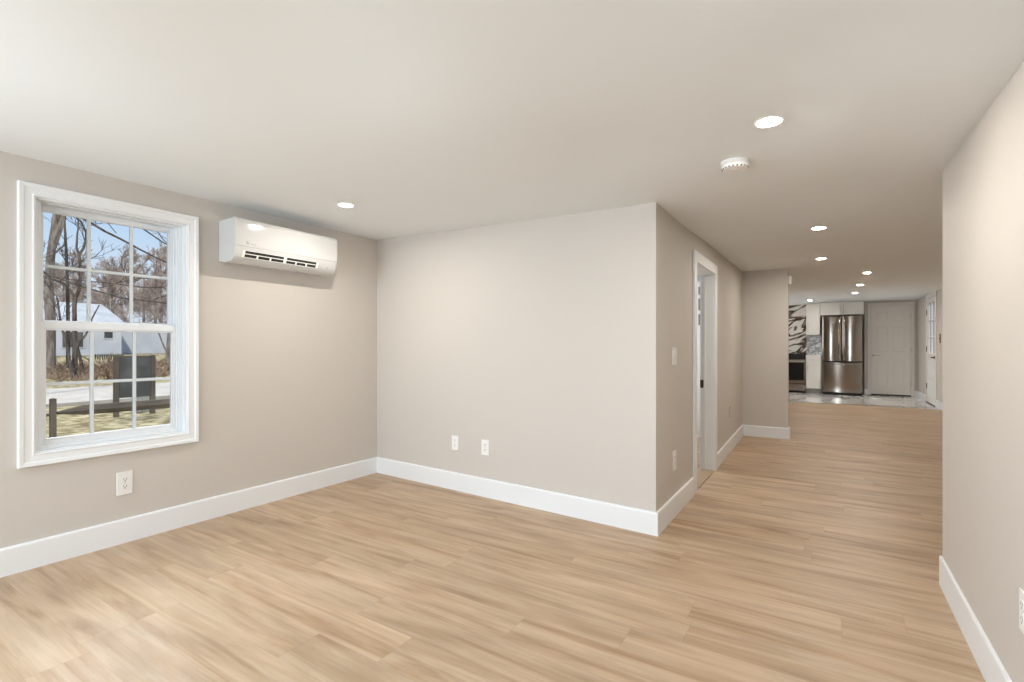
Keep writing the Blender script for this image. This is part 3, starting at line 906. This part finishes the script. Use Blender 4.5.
# ---- entry door (door_3) on the side wall: half glazed
d3 = thing('door_3', 'white entry door with panes in its upper half, in the side wall', 'door', (1.80, 12.96, 0), kind='structure')
ya, yb = -0.475, 0.475
mb = MB()
mb.box(-0.012, 0.03, ya, ya+0.12, 0.02, 2.15).box(-0.012, 0.03, yb-0.20, yb, 0.02, 2.15)
mb.box(-0.012, 0.03, ya+0.12, yb-0.20, 0.02, 1.03).box(-0.012, 0.03, ya+0.12, yb-0.20, 2.05, 2.15)
mb.box(-0.018, -0.012, ya+0.10, yb-0.18, 1.00, 1.03).box(-0.018, -0.012, ya+0.10, yb-0.18, 2.05, 2.07)
leaf = mb.build('door_leaf', M_DOOR, d3, 0.002, 1)
MB().box(0.006, 0.012, ya+0.12, yb-0.20, 1.03, 2.05).build('glass_pane', M_GLASSD, leaf)
mb = MB()
for zz in (1.36, 1.70): mb.box(-0.012, 0.02, ya+0.12, yb-0.20, zz-0.012, zz+0.012)
mb.box(-0.011, 0.019, -0.052, -0.028, 1.03, 2.05)
mb.build('muntin_grid', M_TRIM, leaf)
for zs_ in ((0.14, 0.48), (0.55, 0.90)):
    MB().box(-0.016, -0.011, ya+0.13, yb-0.15, zs_[0], zs_[1]).build('lower_panel', M_TRIM, leaf, 0.003, 1)
mb = MB()
mb.box(-0.018, 0, ya-0.085, ya-0.006, 0, 2.25).box(-0.018, 0, yb+0.006, yb+0.10, 0, 2.25).box(-0.018, 0, ya-0.006, yb+0.006, 2.165, 2.25)
mb.build('casing', M_DOOR, d3, 0.004, 2)
MB().box(-0.03, 0.05, ya, yb, 0.004, 0.02).build('threshold', M_BLACKMETAL, d3)
for zz in (0.35, 1.12, 1.88):
    MB().box(-0.022, -0.010, yb-0.008, yb+0.012, zz-0.055, zz+0.055).build('hinge', M_BLACKMETAL, d3)
h = MB().lathe([(0.028, -0.012), (0.028, -0.020), (0.011, -0.022), (0.011, -0.055)], 20, 'x', (0, ya+0.07, 0.955))
h.tube([(-0.055, ya+0.07, 0.955), (-0.058, ya+0.13, 0.957), (-0.056, ya+0.20, 0.953)], 0.010, 8)
h.build('lever_handle', M_BLACKMETAL, d3, smooth=True)

# ---- refrigerator
fr = thing('refrigerator', 'stainless french-door refrigerator with bottom freezer in the kitchen', 'refrigerator', (0.325, 14.25, 0.003))
FW = 0.405
MB().box(-FW+0.006, FW-0.006, 0.07, 0.80, 0.045, 1.875).build('body', M_FRIDGESIDE, fr, 0.006, 2)
MB().box(-FW+0.015, FW-0.015, 0.045, 0.075, 0.0, 0.055).build('base_grille', M_BLACKMETAL, fr)


def bowed(x0, x1, z0, z1, bow=0.022, yb=0.065, yf=0.010, n=22, er=0.030):
    """door skin bowed outwards in plan, with rounded vertical edges"""
    poly = []
    for i in range(n+1):
        u = i/n
        # ease the ends so that both edges roll back
        xx = x0+(x1-x0)*(0.5-0.5*math.cos(PI*u))
        s = (xx-x0)/(x1-x0)
        e_ = min(s, 1-s)*(x1-x0)
        roll = 0.0 if e_ > er else (1-math.sqrt(max(0, 1-((er-e_)/er)**2)))*er
        poly.append((xx, yf-bow*(1-(2*s-1)**2)+roll))
    poly += [(x1, yb), (x0, yb)]
    return MB().prism_z(poly, z0, z1)


dl_ = bowed(-FW, -0.003, 0.815, 1.895).build('door', M_STEEL, fr, 0.004, 2, True); dl_['label'] = 'stainless door on the side towards the range'
dr_ = bowed(0.003, FW, 0.815, 1.895).build('door', M_STEEL, fr, 0.004, 2, True); dr_['label'] = 'stainless door on the side towards the six-panel door'
fz = bowed(-FW, FW, 0.065, 0.785, 0.030).build('freezer_drawer', M_STEEL, fr, 0.004, 2, True)
for par, sgn in ((dl_, -1), (dr_, 1)):
    hx = sgn*0.045
    pts = []
    for i in range(13):
        u = i/12; pts.append((hx+sgn*0.012*math.sin(PI*u), -0.012-0.050*math.sin(PI*u)**0.5, 0.86+0.98*u))
    MB().tube(pts, 0.013, 10).build('handle', M_STEEL, par, smooth=True)
pts = []
for i in range(13):
    u = i/12; pts.append((-0.33+0.66*u, -0.012-0.055*math.sin(PI*u)**0.4, 0.748))
MB().tube(pts, 0.012, 10).build('handle', M_STEEL, fz, smooth=True)
for s in (-1, 1): MB().box(s*(FW-0.05)-0.035, s*(FW-0.05)+0.035, 0.02, 0.10, 1.897, 1.912).build('hinge_cover', M_FRIDGESIDE, fr, 0.004, 2)

# ---- cabinets


def bar_handle(x, z, vert, ln, y):
    mb = MB()
    if vert:
        mb.tube([(x, y-0.028, z-ln/2), (x, y-0.028, z+ln/2)], 0.0055, 8)
        for k in (-1, 1): mb.tube([(x, y, z+k*ln*0.4), (x, y-0.028, z+k*ln*0.4)], 0.0045, 6)
    else:
        mb.tube([(x-ln/2, y-0.028, z), (x+ln/2, y-0.028, z)], 0.0055, 8)
        for k in (-1, 1): mb.tube([(x+k*ln*0.4, y, z), (x+k*ln*0.4, y-0.028, z)], 0.0045, 6)
    return mb


def shaker(x0, x1, z0, z1, y, fr_=0.05):
    mb = MB()
    mb.box(x0, x1, y-0.012, y, z0, z1)
    f = min(fr_, (z1-z0)*0.28)
    mb.box(x0, x0+fr_, y-0.019, y-0.012, z0, z1).box(x1-fr_, x1, y-0.019, y-0.012, z0, z1)
    mb.box(x0+fr_, x1-fr_, y-0.019, y-0.012, z0, z0+f).box(x0+fr_, x1-fr_, y-0.019, y-0.012, z1-f, z1)
    return mb


wc = thing('wall_cabinet', 'narrow white wall cabinet above the counter beside the refrigerator', 'cabinet', (-0.275, 14.75, 1.47))
MB().box(-0.153, 0.147, 0.0, 0.345, 0, 0.792).build('body', M_CAB, wc, 0.002, 1)
q = shaker(-0.150, 0.144, 0.004, 0.786, 0.0).build('door', M_CAB, wc, 0.0015, 1)
bar_handle(-0.115, 0.20, True, 0.22, -0.019).build('handle', M_NICKEL, q, smooth=True)

oc = thing('fridge_cabinet', 'wide white two-door cabinet above the refrigerator', 'cabinet', (0.325, 14.50, 1.945))
MB().box(-0.443, 0.443, 0.0, 0.595, 0, 0.316).build('body', M_CAB, oc, 0.002, 1)
for s in (-1, 1):
    a_, b_ = (-0.440, -0.003) if s < 0 else (0.003, 0.440)
    q = shaker(a_, b_, 0.004, 0.308, 0.0).build('door', M_CAB, oc, 0.0015, 1)
    bar_handle(s*0.035, 0.145, True, 0.20, -0.019).build('handle', M_NICKEL, q, smooth=True)

bc = thing('base_cabinet', 'narrow white base cabinet between range and refrigerator', 'cabinet', (-0.262, 14.50, 0.003))
MB().box(-0.165, 0.165, 0.0, 0.595, 0.115, 0.915).build('body', M_CAB, bc, 0.002, 1)
MB().box(-0.165, 0.165, 0.05, 0.07, 0.0, 0.115).build('toe_kick', M_TOE, bc)
q = shaker(-0.160, 0.160, 0.765, 0.905, 0.0, 0.04).build('drawer', M_CAB, bc, 0.0015, 1)
bar_handle(0, 0.835, False, 0.18, -0.019).build('handle', M_NICKEL, q, smooth=True)
q = shaker(-0.160, 0.160, 0.122, 0.752, 0.0).build('door', M_CAB, bc, 0.0015, 1)
bar_handle(-0.125, 0.62, True, 0.16, -0.019).build('handle', M_NICKEL, q, smooth=True)
wt = MB().box(-0.428, -0.096, 14.475, 15.095, 0.919, 0.957).build('worktop', M_QUARTZ, None, 0.004, 2)
tag(wt, 'short white stone worktop between range and refrigerator', 'worktop')
bs = MB().box(-0.428, -0.10, 15.085, 15.10, 0.957, 1.47).build('backsplash', M_MOSAIC)
struct(bs, 'grey and white marble splash under the narrow wall cabinet', 'backsplash')
ms = MB().box(-1.7, -0.432, 15.08, 15.10, 0.90, 2.27).build('backsplash', M_SLAB)
struct(ms, 'white marble slab with bold dark veins behind the range', 'backsplash')

# ---- range
rg = thing('kitchen_range', 'stainless and black slide-in range under the veined marble', 'range', (-0.815, 14.50, 0.003))
RW = 0.378
MB().box(-RW, RW, 0.02, 0.575, 0.09, 0.915).build('body', M_FRIDGESIDE, rg, 0.003, 1)
MB().box(-RW, RW, 0.0, 0.578, 0.915, 0.935).build('cooktop', M_BLKGLASS, rg, 0.004, 2)
MB().prism_x([(-0.035, 0.855), (0.02, 0.855), (0.06, 0.985), (0.01, 0.985)], -RW, RW).build('control_panel', M_BLKGLASS, rg, 0.004, 2)
od = MB().box(-RW, RW, -0.035, 0.022, 0.235, 0.848).build('oven_door', M_STEEL, rg, 0.004, 2)
MB().box(-RW+0.012, RW-0.035, -0.040, -0.034, 0.315, 0.755).build('oven_window', M_BLKGLASS, od, 0.002, 1)
hm = MB().tube([(-RW+0.02, -0.085, 0.80), (RW-0.02, -0.085, 0.80)], 0.013, 12)
for s in (-1, 1): hm.tube([(s*(RW-0.05), -0.034, 0.80), (s*(RW-0.05), -0.085, 0.80)], 0.010, 8)
hm.build('handle', M_NICKEL, od, smooth=True)
dw = MB().box(-RW, RW, -0.035, 0.022, 0.055, 0.215).build('storage_drawer', M_STEEL, rg, 0.004, 2)
MB().box(-RW+0.02, RW-0.02, -0.045, -0.034, 0.185, 0.205).build('drawer_pull', M_STEEL, dw, 0.003, 1)
MB().box(-RW+0.02, RW-0.02, 0.02, 0.05, 0.0, 0.10).build('toe_kick', M_BLACKMETAL, rg)

# ================================================================== OUTSIDE


def ground_z(x):
    pts = [(-3.6, -0.30), (-24, -0.30), (-30, -0.05), (-45, 0.55), (-70, 1.2), (-120, 2.0)]
    for (a_, za), (b_, zb) in zip(pts, pts[1:]):
        if x >= b_: return za+(zb-za)*(x-a_)/(b_-a_)
    return 2.0


mb = MB()
xs_ = [-3.70]+[-5-2.5*i for i in range(28)]+[-80, -100, -120]
ys_ = [-40+4*i for i in range(31)]
for xx in xs_:
    for yy in ys_:
        mb.v.append((xx, yy, ground_z(xx)+0.06*mnoise.noise(Vector((xx*0.3, yy*0.3, 0)))*(1 if xx < -6 else 0)))
n_ = len(ys_)
for i in range(len(xs_)-1):
    for j in range(n_-1):
        mb.f.append((i*n_+j, i*n_+j+1, (i+1)*n_+j+1, (i+1)*n_+j))
struct(mb.build('ground', M_GRASS, smooth=True), 'straw-coloured lawn outside the window', 'lawn')
rd = MB().box(-21.6, -15.8, -40, 80, -0.45, -0.215)
struct(rd.build('road', M_ROAD), 'pale grey road crossing beyond the lawn', 'road')

# split-rail fence
pt = thing('fence_post', 'square timber fence post standing just outside the window', 'fence post', (-10.0, 2.635, -0.36))
MB().box(-0.038, 0.038, -0.036, 0.036, 0, 0.725).build('shaft', M_WEATHER, pt, 0.006, 1)
MB().add([(-0.038, -0.036, 0.725), (0.038, -0.036, 0.725), (0.038, 0.036, 0.725), (-0.038, 0.036, 0.725), (0, 0, 0.740)], [(0, 1, 2, 3), (0, 1, 4), (1, 2, 4), (2, 3, 4), (3, 0, 4)]).build('post_cap', M_WEATHER, pt)
ra = MB()
ra.tube([(-10.02, 2.69, 0.140), (-10.05, 2.97, 0.150), (-10.07, 3.02, 0.150), (-10.1, 4.2, 0.137), (-10.15, 6.2, 0.12)], [0.022, 0.078, 0.088, 0.090, 0.088], 6)
tag(ra.build('fence_rail', M_WEATHER), 'thick split rail with a pointed end socketed in the post', 'fence rail', 'fence rails')
ra = MB()
ra.tube([(-10.0, 2.60, 0.125), (-9.98, 2.3, 0.115), (-9.95, 1.9, 0.10), (-9.9, 0.2, 0.09)], [0.024, 0.034, 0.06, 0.065], 6)
tag(ra.build('fence_rail', M_WEATHER), 'thin tapering rail end on the near side of the post', 'fence rail', 'fence rails')
# far end post of the long rail, outside the view but holding it
p2 = thing('fence_post', 'fence post at the far end of the thick rail', 'fence post', (-10.15, 6.28, -0.36))
MB().box(-0.05, 0.05, -0.046, 0.046, 0, 0.725).build('shaft', M_WEATHER, p2, 0.006, 1)
p3 = thing('fence_post', 'fence post at the near end of the thin rail', 'fence post', (-9.9, 0.14, -0.36))
MB().box(-0.05, 0.05, -0.046, 0.046, 0, 0.725).build('shaft', M_WEATHER, p3, 0.006, 1)

# notice board on two posts
nb = thing('notice_board', 'dark grey board on two timber posts behind the fence rail', 'notice board', (-12.5, 4.63, -0.34), 0.0)
MB().box(-0.025, 0.025, -0.345, 0.345, 0.43, 1.315).build('panel', M_BOARD, nb, 0.004, 1)
for yy in (-0.335, 0.325):
    MB().box(-0.045, 0.045, yy-0.042, yy+0.042, 0, 1.325).build('post', M_WEATHER, nb, 0.004, 1)
MB().box(0.024, 0.030, -0.30, 0.29, 1.27, 1.31).build('top_batten', M_WEATHER, nb)

# white crate-like frames seen low under the board
mf = thing('white_frame', 'low white slatted frame standing under the notice board', 'frame', (-13.0, 4.93, -0.33))
mb = MB()
for k in range(5): mb.box(-0.02, 0.02, -0.18+k*0.075, -0.145+k*0.075, 0, 0.42)
mb.build('slats', M_MAILW, mf)
for z_ in (0.06, 0.34): MB().box(0.02, 0.035, -0.2, 0.18, z_, z_+0.04).build('rail', M_MAILW, mf)

# ---- trees
def limb(mb, pts, r0, r1, n=7, jit=0.0, rng=None):
    k = len(pts)
    pts = [Vector(p) for p in pts]
    if rng and jit:
        pts = [p+Vector((rng.uniform(-jit, jit), rng.uniform(-jit, jit), rng.uniform(-jit, jit))) if 0 < i else p for i, p in enumerate(pts)]
    mb.tube(pts, [r0+(r1-r0)*i/(k-1) for i in range(k)], n)


def grow(mb, p, d, ln, r, depth, rng, up=0.15, kids=(3, 4), wob=0.22, nmin=3, fork=0.85, thin=0.011):
    p = Vector(p); d = Vector(d).normalized()
    pts = [p.copy()]; seg = 4
    for i in range(seg):
        d = (d+Vector((rng.uniform(-wob, wob), rng.uniform(-wob, wob), rng.uniform(-wob, wob)+up*0.3))).normalized()
        pts.append(pts[-1]+d*(ln/seg))
    r1 = max(thin, r*0.5)
    mb.tube(pts, [r+(r1-r)*i/seg for i in range(seg+1)], 5 if depth > 2 else nmin, cap=False)
    if depth <= 0: return
    for k in range(rng.randint(*kids)):
        u = rng.uniform(0.35, 1.0)
        i = min(seg-1, int(u*seg)); q = pts[i].lerp(pts[i+1], u*seg-i)
        dd = (d+Vector((rng.uniform(-1, 1), rng.uniform(-1, 1), rng.uniform(-0.5, 0.9)))*fork).normalized()
        grow(mb, q, dd, ln*rng.uniform(0.55, 0.8), max(thin, r*0.52), depth-1, rng, up, kids, wob, nmin, fork, thin)


rng = random.Random(7)
# the big grey trunk
ta = thing('tree', 'big bare tree with a thick grey trunk along the window edge', 'tree', (-29, 7.56, -0.15), 0, 'bare trees outside')
mb = MB()
limb(mb, [(0, 0.02, 0), (0, -0.03, 0.5), (0, -0.02, 1.6), (0, 0.0, 2.6), (0, -0.05, 3.8), (0, 0.0, 5.2), (0, 0.12, 6.4), (0, 0.24, 7.6), (0, 0.3, 9.5), (0, .4, 12)], 0.24, 0.09, 10)
limb(mb, [(0, 0.02, 5.6), (0.1, 0.28, 6.6), (0.1, 0.50, 7.6), (0.2, 0.8, 9.5)], 0.15, 0.06, 7)
mb.build('trunk', M_BARK, ta, smooth=True)
mb = MB()
for k in range(5):
    grow(mb, (0, 0.1+rng.uniform(-.1, .2), rng.uniform(8.0, 11.5)), (rng.uniform(-1, 1), rng.uniform(-1, 1), 0.6), 1.8, 0.035, 2, rng)
for z_ in (2.9, 3.3, 4.0):
    grow(mb, (0, 0.0, z_), (0.3, -0.6, 0.4), 1.0, 0.03, 2, rng)
mb.build('branches', M_BARK, ta)
# forked tree
tb = thing('tree', 'dark forked tree with several stems in front of the white house', 'tree', (-27, 7.83, -0.20), 0, 'bare trees outside')
mb = MB()
limb(mb, [(0, -0.05, 0), (0, 0.0, 0.6), (0, 0.0, 1.3), (0, -0.01, 2.2), (0, -0.02, 2.95), (0, 0.0, 3.45)], 0.10, 0.075, 9)
limb(mb, [(0, 0.0, 3.4), (0, -0.13, 3.75), (0, -0.30, 3.98), (0, -0.49, 4.08), (0, -0.75, 4.15), (0, -1.1, 4.6)], 0.05, 0.02)
limb(mb, [(0, 0.0, 3.4), (0, 0.13, 3.8), (0, 0.17, 4.2), (0, 0.20, 4.6), (0, 0.17, 5.0), (0, 0.13, 5.3), (0, 0.28, 5.6), (0, 0.36, 5.95), (0, 0.38, 6.3), (0, 0.30, 6.5), (0, 0.2, 6.75), (0, -0.06, 6.95), (0, -0.2, 7.2)], 0.075, 0.028)
limb(mb, [(0, 0.15, 5.25), (0, 0.05, 5.6), (0, 0.07, 6.1), (0, 0.12, 6.6), (0, 0.1, 7.4)], 0.05, 0.02)
limb(mb, [(0.1, 0.24, 0), (0.1, 0.20, 0.6), (0.1, 0.08, 1.2), (0.1, 0.02, 1.6)], 0.075, 0.045)
limb(mb, [(0.1, 0.02, 1.35), (0.1, 0.15, 1.6), (0.1, 0.32, 1.85), (0.1, 0.45, 2.2), (0.1, 0.55, 2.6), (0.1, 0.8, 3.2)], 0.05, 0.025)
mb.build('trunk', M_BARKDK, tb, smooth=True)
mb = MB()
for z_, y_ in ((3.9, -0.25), (4.1, -0.5), (4.4, 0.18), (5.0, 0.17), (5.9, 0.34), (6.4, 0.36), (6.9, -0.05), (6.9, 0.1), (4.6, -1.1)):
    for k in range(2):
        grow(mb, (0, y_, z_), (rng.uniform(-1, 1), rng.uniform(-1, 1), 0.6), 0.9, 0.02, 2, rng, thin=0.007)
mb.build('branches', M_BARKDK, tb)
# slender upright behind
tcx = thing('tree', 'slender upright sapling between the grey trunk and the forked tree', 'tree', (-30, 8.35, -0.1), 0, 'bare trees outside')
mb = MB()
limb(mb, [(0, 0.1, 0), (0, 0.1, 2.5), (0, 0.06, 5), (0, 0.02, 6), (0, -0.04, 7.2), (0, -0.05, 8.6)], 0.085, 0.035, 6)
limb(mb, [(0, 0.03, 6.1), (0, -0.25, 5.75), (0, -0.55, 5.3)], 0.03, 0.05, 5)
mb.build('trunk', M_BARKDK, tcx, smooth=True)
mb = MB()
for z_ in (3.0, 4.2, 5.2, 6.2, 7.2, 8.0):
    grow(mb, (0, 0.02, z_), (rng.uniform(-1, 1), rng.uniform(-1, 1), 0.7), 1.0, 0.024, 2, rng, thin=0.008)
mb.build('branches', M_BARKDK, tcx)
# leaning stem left of the forked tree
td = thing('tree', 'thin leaning stem beside the forked tree', 'tree', (-26.5, 7.62, -0.22), 0, 'bare trees outside')
mb = MB(); limb(mb, [(0, -0.02, 0), (0, -0.06, 0.5), (0, -0.16, 1.2), (0, -0.30, 1.9), (0, -0.42, 2.6), (0, -0.5, 3.4)], 0.06, 0.035, 7)
mb.build('trunk', M_BARKDK, td, smooth=True)
mb = MB()
for z_, y_ in ((2.2, -0.36), (2.9, -0.45), (3.4, -0.5)): grow(mb, (0, y_, z_), (0.2, -0.6, 0.7), 0.8, 0.025, 2, rng, thin=0.008)
mb.build('branches', M_BARKDK, td)
# tree behind the board
te = thing('tree', 'tall bare tree with a slanting limb rising behind the notice board', 'tree', (-31, 13.10, 0.0), 0, 'bare trees outside')
mb = MB()
limb(mb, [(0, -0.05, 0), (0, 0.02, 1.2), (0, 0.10, 2.4), (0, 0.22, 3.6), (0, 0.32, 5.0), (0, 0.38, 6.2), (0, 0.42, 7.4)], 0.17, 0.10, 9)
limb(mb, [(0, 0.40, 7.2), (0, 0.55, 7.8), (0, 0.8, 8.6), (0, 1.0, 9.6)], 0.07, 0.03)
limb(mb, [(0, 0.40, 7.2), (0, 0.30, 8.0), (0, 0.32, 9.4)], 0.06, 0.03)
limb(mb, [(0.2, 0.25, 0.85), (0.2, 0.55, 1.5), (0.2, 0.78, 2.0), (0.2, 0.92, 2.5), (0.2, 1.0, 3.0)], 0.065, 0.04)
limb(mb, [(0.2, 0.75, 1.95), (0.2, 1.2, 2.3), (0.2, 1.6, 2.65), (0.2, 2.0, 2.75), (0.2, 2.6, 3.0)], 0.05, 0.03)
limb(mb, [(0, -0.02, 0.6), (0, -0.3, 1.3), (0, -0.6, 2.2), (0, -0.75, 3.2)], 0.05, 0.03)
mb.build('trunk', M_BARK, te, smooth=True)
mb = MB()
for z_, y_ in ((3.4, .2), (4.2, .27), (4.9, .32), (5.6, .36), (6.2, .38), (7, .4), (7.6, .4), (8.5, .6), (2.9, 1.0), (2.7, 1.7), (3, 2.5), (3.1, -.75)):
    for k in range(2):
        grow(mb, (0, y_, z_), (rng.uniform(-1, 1), rng.uniform(-1, 1), 0.5), 1.1, 0.022, 2, rng, thin=0.008)
mb.build('branches', M_BARK, te)
# tree standing nearer, out of the frame, whose long boughs reach across the top panes
tf = thing('tree', 'bare tree whose long boughs sweep across the top of the window', 'tree', (-16.0, 1.8, -0.3), 0, 'bare trees outside')
mb = MB()
limb(mb, [(0, 0, 0), (0, 0.05, 2.0), (0, 0.3, 4.0), (0, 0.8, 5.3), (0, 1.2, 7.5)], 0.26, 0.12, 9)
limb(mb, [(0, 0.75, 5.2), (0, 1.6, 5.22), (0, 2.75, 4.85), (0, 3.05, 4.72), (0, 3.45, 4.50), (0, 3.8, 4.36), (0, 4.25, 4.15), (0, 4.6, 4.0), (0, 5.0, 3.85), (0, 5.6, 3.6), (0, 6.6, 3.3)], 0.040, 0.014, 6)
limb(mb, [(0, 1.0, 6.3), (0, 2.4, 5.8), (0, 3.9, 5.0), (0, 4.3, 4.75), (0, 4.8, 4.45), (0, 5.4, 4.2), (0, 6.6, 3.9)], 0.03, 0.012, 6)
limb(mb, [(0, 4.55, 4.95), (0, 4.75, 4.6), (0, 4.95, 4.38)], 0.013, 0.013, 5)
limb(mb, [(0, 2.6, 4.92), (0, 3.05, 4.9), (0, 3.5, 4.75), (0, 3.7, 4.5)], 0.012, 0.011, 5)
limb(mb, [(0, 0.3, 4.0), (0, 1.6, 3.5), (0, 2.8, 3.05), (0, 3.8, 2.78), (0, 4.8, 2.72), (0, 5.6, 2.7), (0, 6.6, 2.9)], 0.024, 0.014, 6)
limb(mb, [(0, 2.5, 3.15), (0, 3.4, 3.15), (0, 4.4, 3.12), (0, 5.4, 3.2), (0, 6.2, 3.3)], 0.013, 0.01, 5)
mb.build('trunk', M_BARKDK, tf, smooth=True)
mb = MB()
for y_, z_ in ((3.3, 3.0), (4.2, 3.1), (4.9, 3.1), (5.4, 3.2), (4.4, 2.74), (5.2, 2.7), (3.6, 2.85), (4.9, 3.85)):
    grow(mb, (0, y_, z_), (rng.uniform(-.5, .5), rng.uniform(0.2, 1), rng.uniform(-.2, .7)), 0.7, 0.014, 2, rng, thin=0.006)
mb.build('branches', M_BARKDK, tf)

# woodland behind the house: three grown shapes, set out one by one
protos = []
for s in range(3):
    r2 = random.Random(40+s)
    t = thing('tree', None, 'tree', (0, 0, 0), 0, 'bare woodland trees behind the white house')
    mb = MB(); limb(mb, [(0, 0, 0), (0.1, 0.05, 2), (0, 0.15, 4), (0.1, 0.1, 6.5), (0, 0.2, 9)], 0.20, 0.07, 6)
    mb.build('trunk', M_BARK, t, smooth=True)
    mb = MB()
    for k in range(15):
        z_ = 1.6+8*k/15
        grow(mb, (0, 0.1, z_), (r2.uniform(-1, 1), r2.uniform(-1, 1), 0.45), 2.1-0.12*z_, 0.05, 4, r2, kids=(3, 4), thin=0.017)
    mb.build('branches', M_TWIG, t)
    protos.append(t)
wr = random.Random(3)
spots = [(-56, 12.8, 0.60), (-54, 15.0, 0.62), (-60, 17.0, 0.72), (-53.5, 17.9, 0.66), (-60, 20.4, 0.78), (-53.5, 20.4, 0.74), (-52.5, 22.9, 0.84),
         (-60, 24.0, 0.92), (-54.5, 25.6, 0.84), (-66, 19.0, 0.86), (-66, 23.0, 0.98), (-66, 27.2, 1.0), (-60, 14.0, 0.68), (-66, 15.6, 0.78)]
for i, (tx, ty, sc) in enumerate(spots):
    o = protos[i] if i < 3 else copy_tree(protos[i % 3])
    o.location = (tx, ty, ground_z(tx)-0.15); o.rotation_euler = (0, 0, wr.uniform(0, 6.28)); o.scale = (sc*1.05, sc*1.05, sc*1.15)
    o['label'] = 'bare grey-brown tree in the woodland rising behind the white house'

# brush along the far road side
mb = MB(); rb_ = random.Random(11)
for k in range(900):
    bx_ = rb_.uniform(-33, -25.5); by_ = rb_.uniform(5.5, 16.5)
    hgt = rb_.uniform(0.25, 0.95)*(0.75+0.45*mnoise.noise(Vector((bx_*0.5, by_*0.7, 3))))
    z_ = ground_z(bx_)-0.05
    p0 = Vector((bx_, by_, z_)); d_ = Vector((rb_.uniform(-.5, .5), rb_.uniform(-.6, .6), 1))
    for q in range(4):
        d2_ = d_+Vector((rb_.uniform(-.7, .7), rb_.uniform(-.8, .8), 0))
        mb.tube([p0, p0+d2_*hgt*0.5, p0+d2_*hgt*0.95+Vector((0, 0, -0.06*q))], [0.022, 0.016, 0.009], 3, False)
tag(mb.build('brush', M_BRUSH), 'low russet brush growing along the far side of the road', 'brush', None, 'stuff')

# ---- white house beyond the road
hs = thing('house', 'white house with a pale grey hipped roof across the road', 'house', (-45, 10.0, 0.4))
MB().box(-8, 0, -8, 5.8, -0.3, 2.38).build('wall', M_SIDING, hs)
rz, ez = 4.15, 2.36
MB().add([(0.35, -8.35, ez), (0.35, 6.15, ez), (-8.35, 6.15, ez), (-8.35, -8.35, ez), (-3.6, -5, rz), (-3.6, 5.75, rz)],
         [(0, 1, 5, 4), (1, 2, 5), (2, 3, 4, 5), (3, 0, 4), (0, 3, 2, 1)]).build('roof', M_ROOFING, hs)
for ya_, yb_, za_, zb_, mt in ((4.72, 5.24, 1.42, 1.88, M_HWIN), (2.35, 3.5, 0.74, 1.82, M_HWIN2)):
    q = MB().box(-0.02, 0.03, ya_, yb_, za_, zb_).build('window', mt, hs)
    m2 = MB()
    m2.box(0.02, 0.05, ya_-0.06, ya_, za_-0.06, zb_+0.06).box(0.02, 0.05, yb_, yb_+0.06, za_-0.06, zb_+0.06).box(0.02, 0.05, ya_, yb_, zb_, zb_+0.06).box(0.02, 0.05, ya_, yb_, za_-0.06, za_)
    m2.build('window_frame', M_SIDING, q)
hw = thing('garage', 'long low white building beyond the notice board', 'garage', (-48, 19.2, 0.6))
MB().box(-6, 0, -2.9, 6.5, -0.3, 2.48).build('wall', M_SIDING, hw)
MB().prism_y([(-6.2, 2.48), (0.2, 2.48), (0.2, 2.60), (-3, 2.72), (-6.2, 2.60)], -3.1, 6.7).build('roof', M_ROOFING, hw)

# ---- black picket railing in front of the house
pr = thing('picket_railing', 'low black picket railing on the slope before the white house', 'railing', (-40, 13.3, 0.30))
mb = MB()
for k in range(14):
    yy = -0.78+k*0.12
    mb.box(-0.02, 0.02, yy-0.022, yy+0.022, -0.05, 0.42)
mb.build('pickets', M_BLACKMETAL, pr)
MB().box(0.02, 0.05, -0.82, 0.82, 0.26, 0.31).build('rail', M_BLACKMETAL, pr)
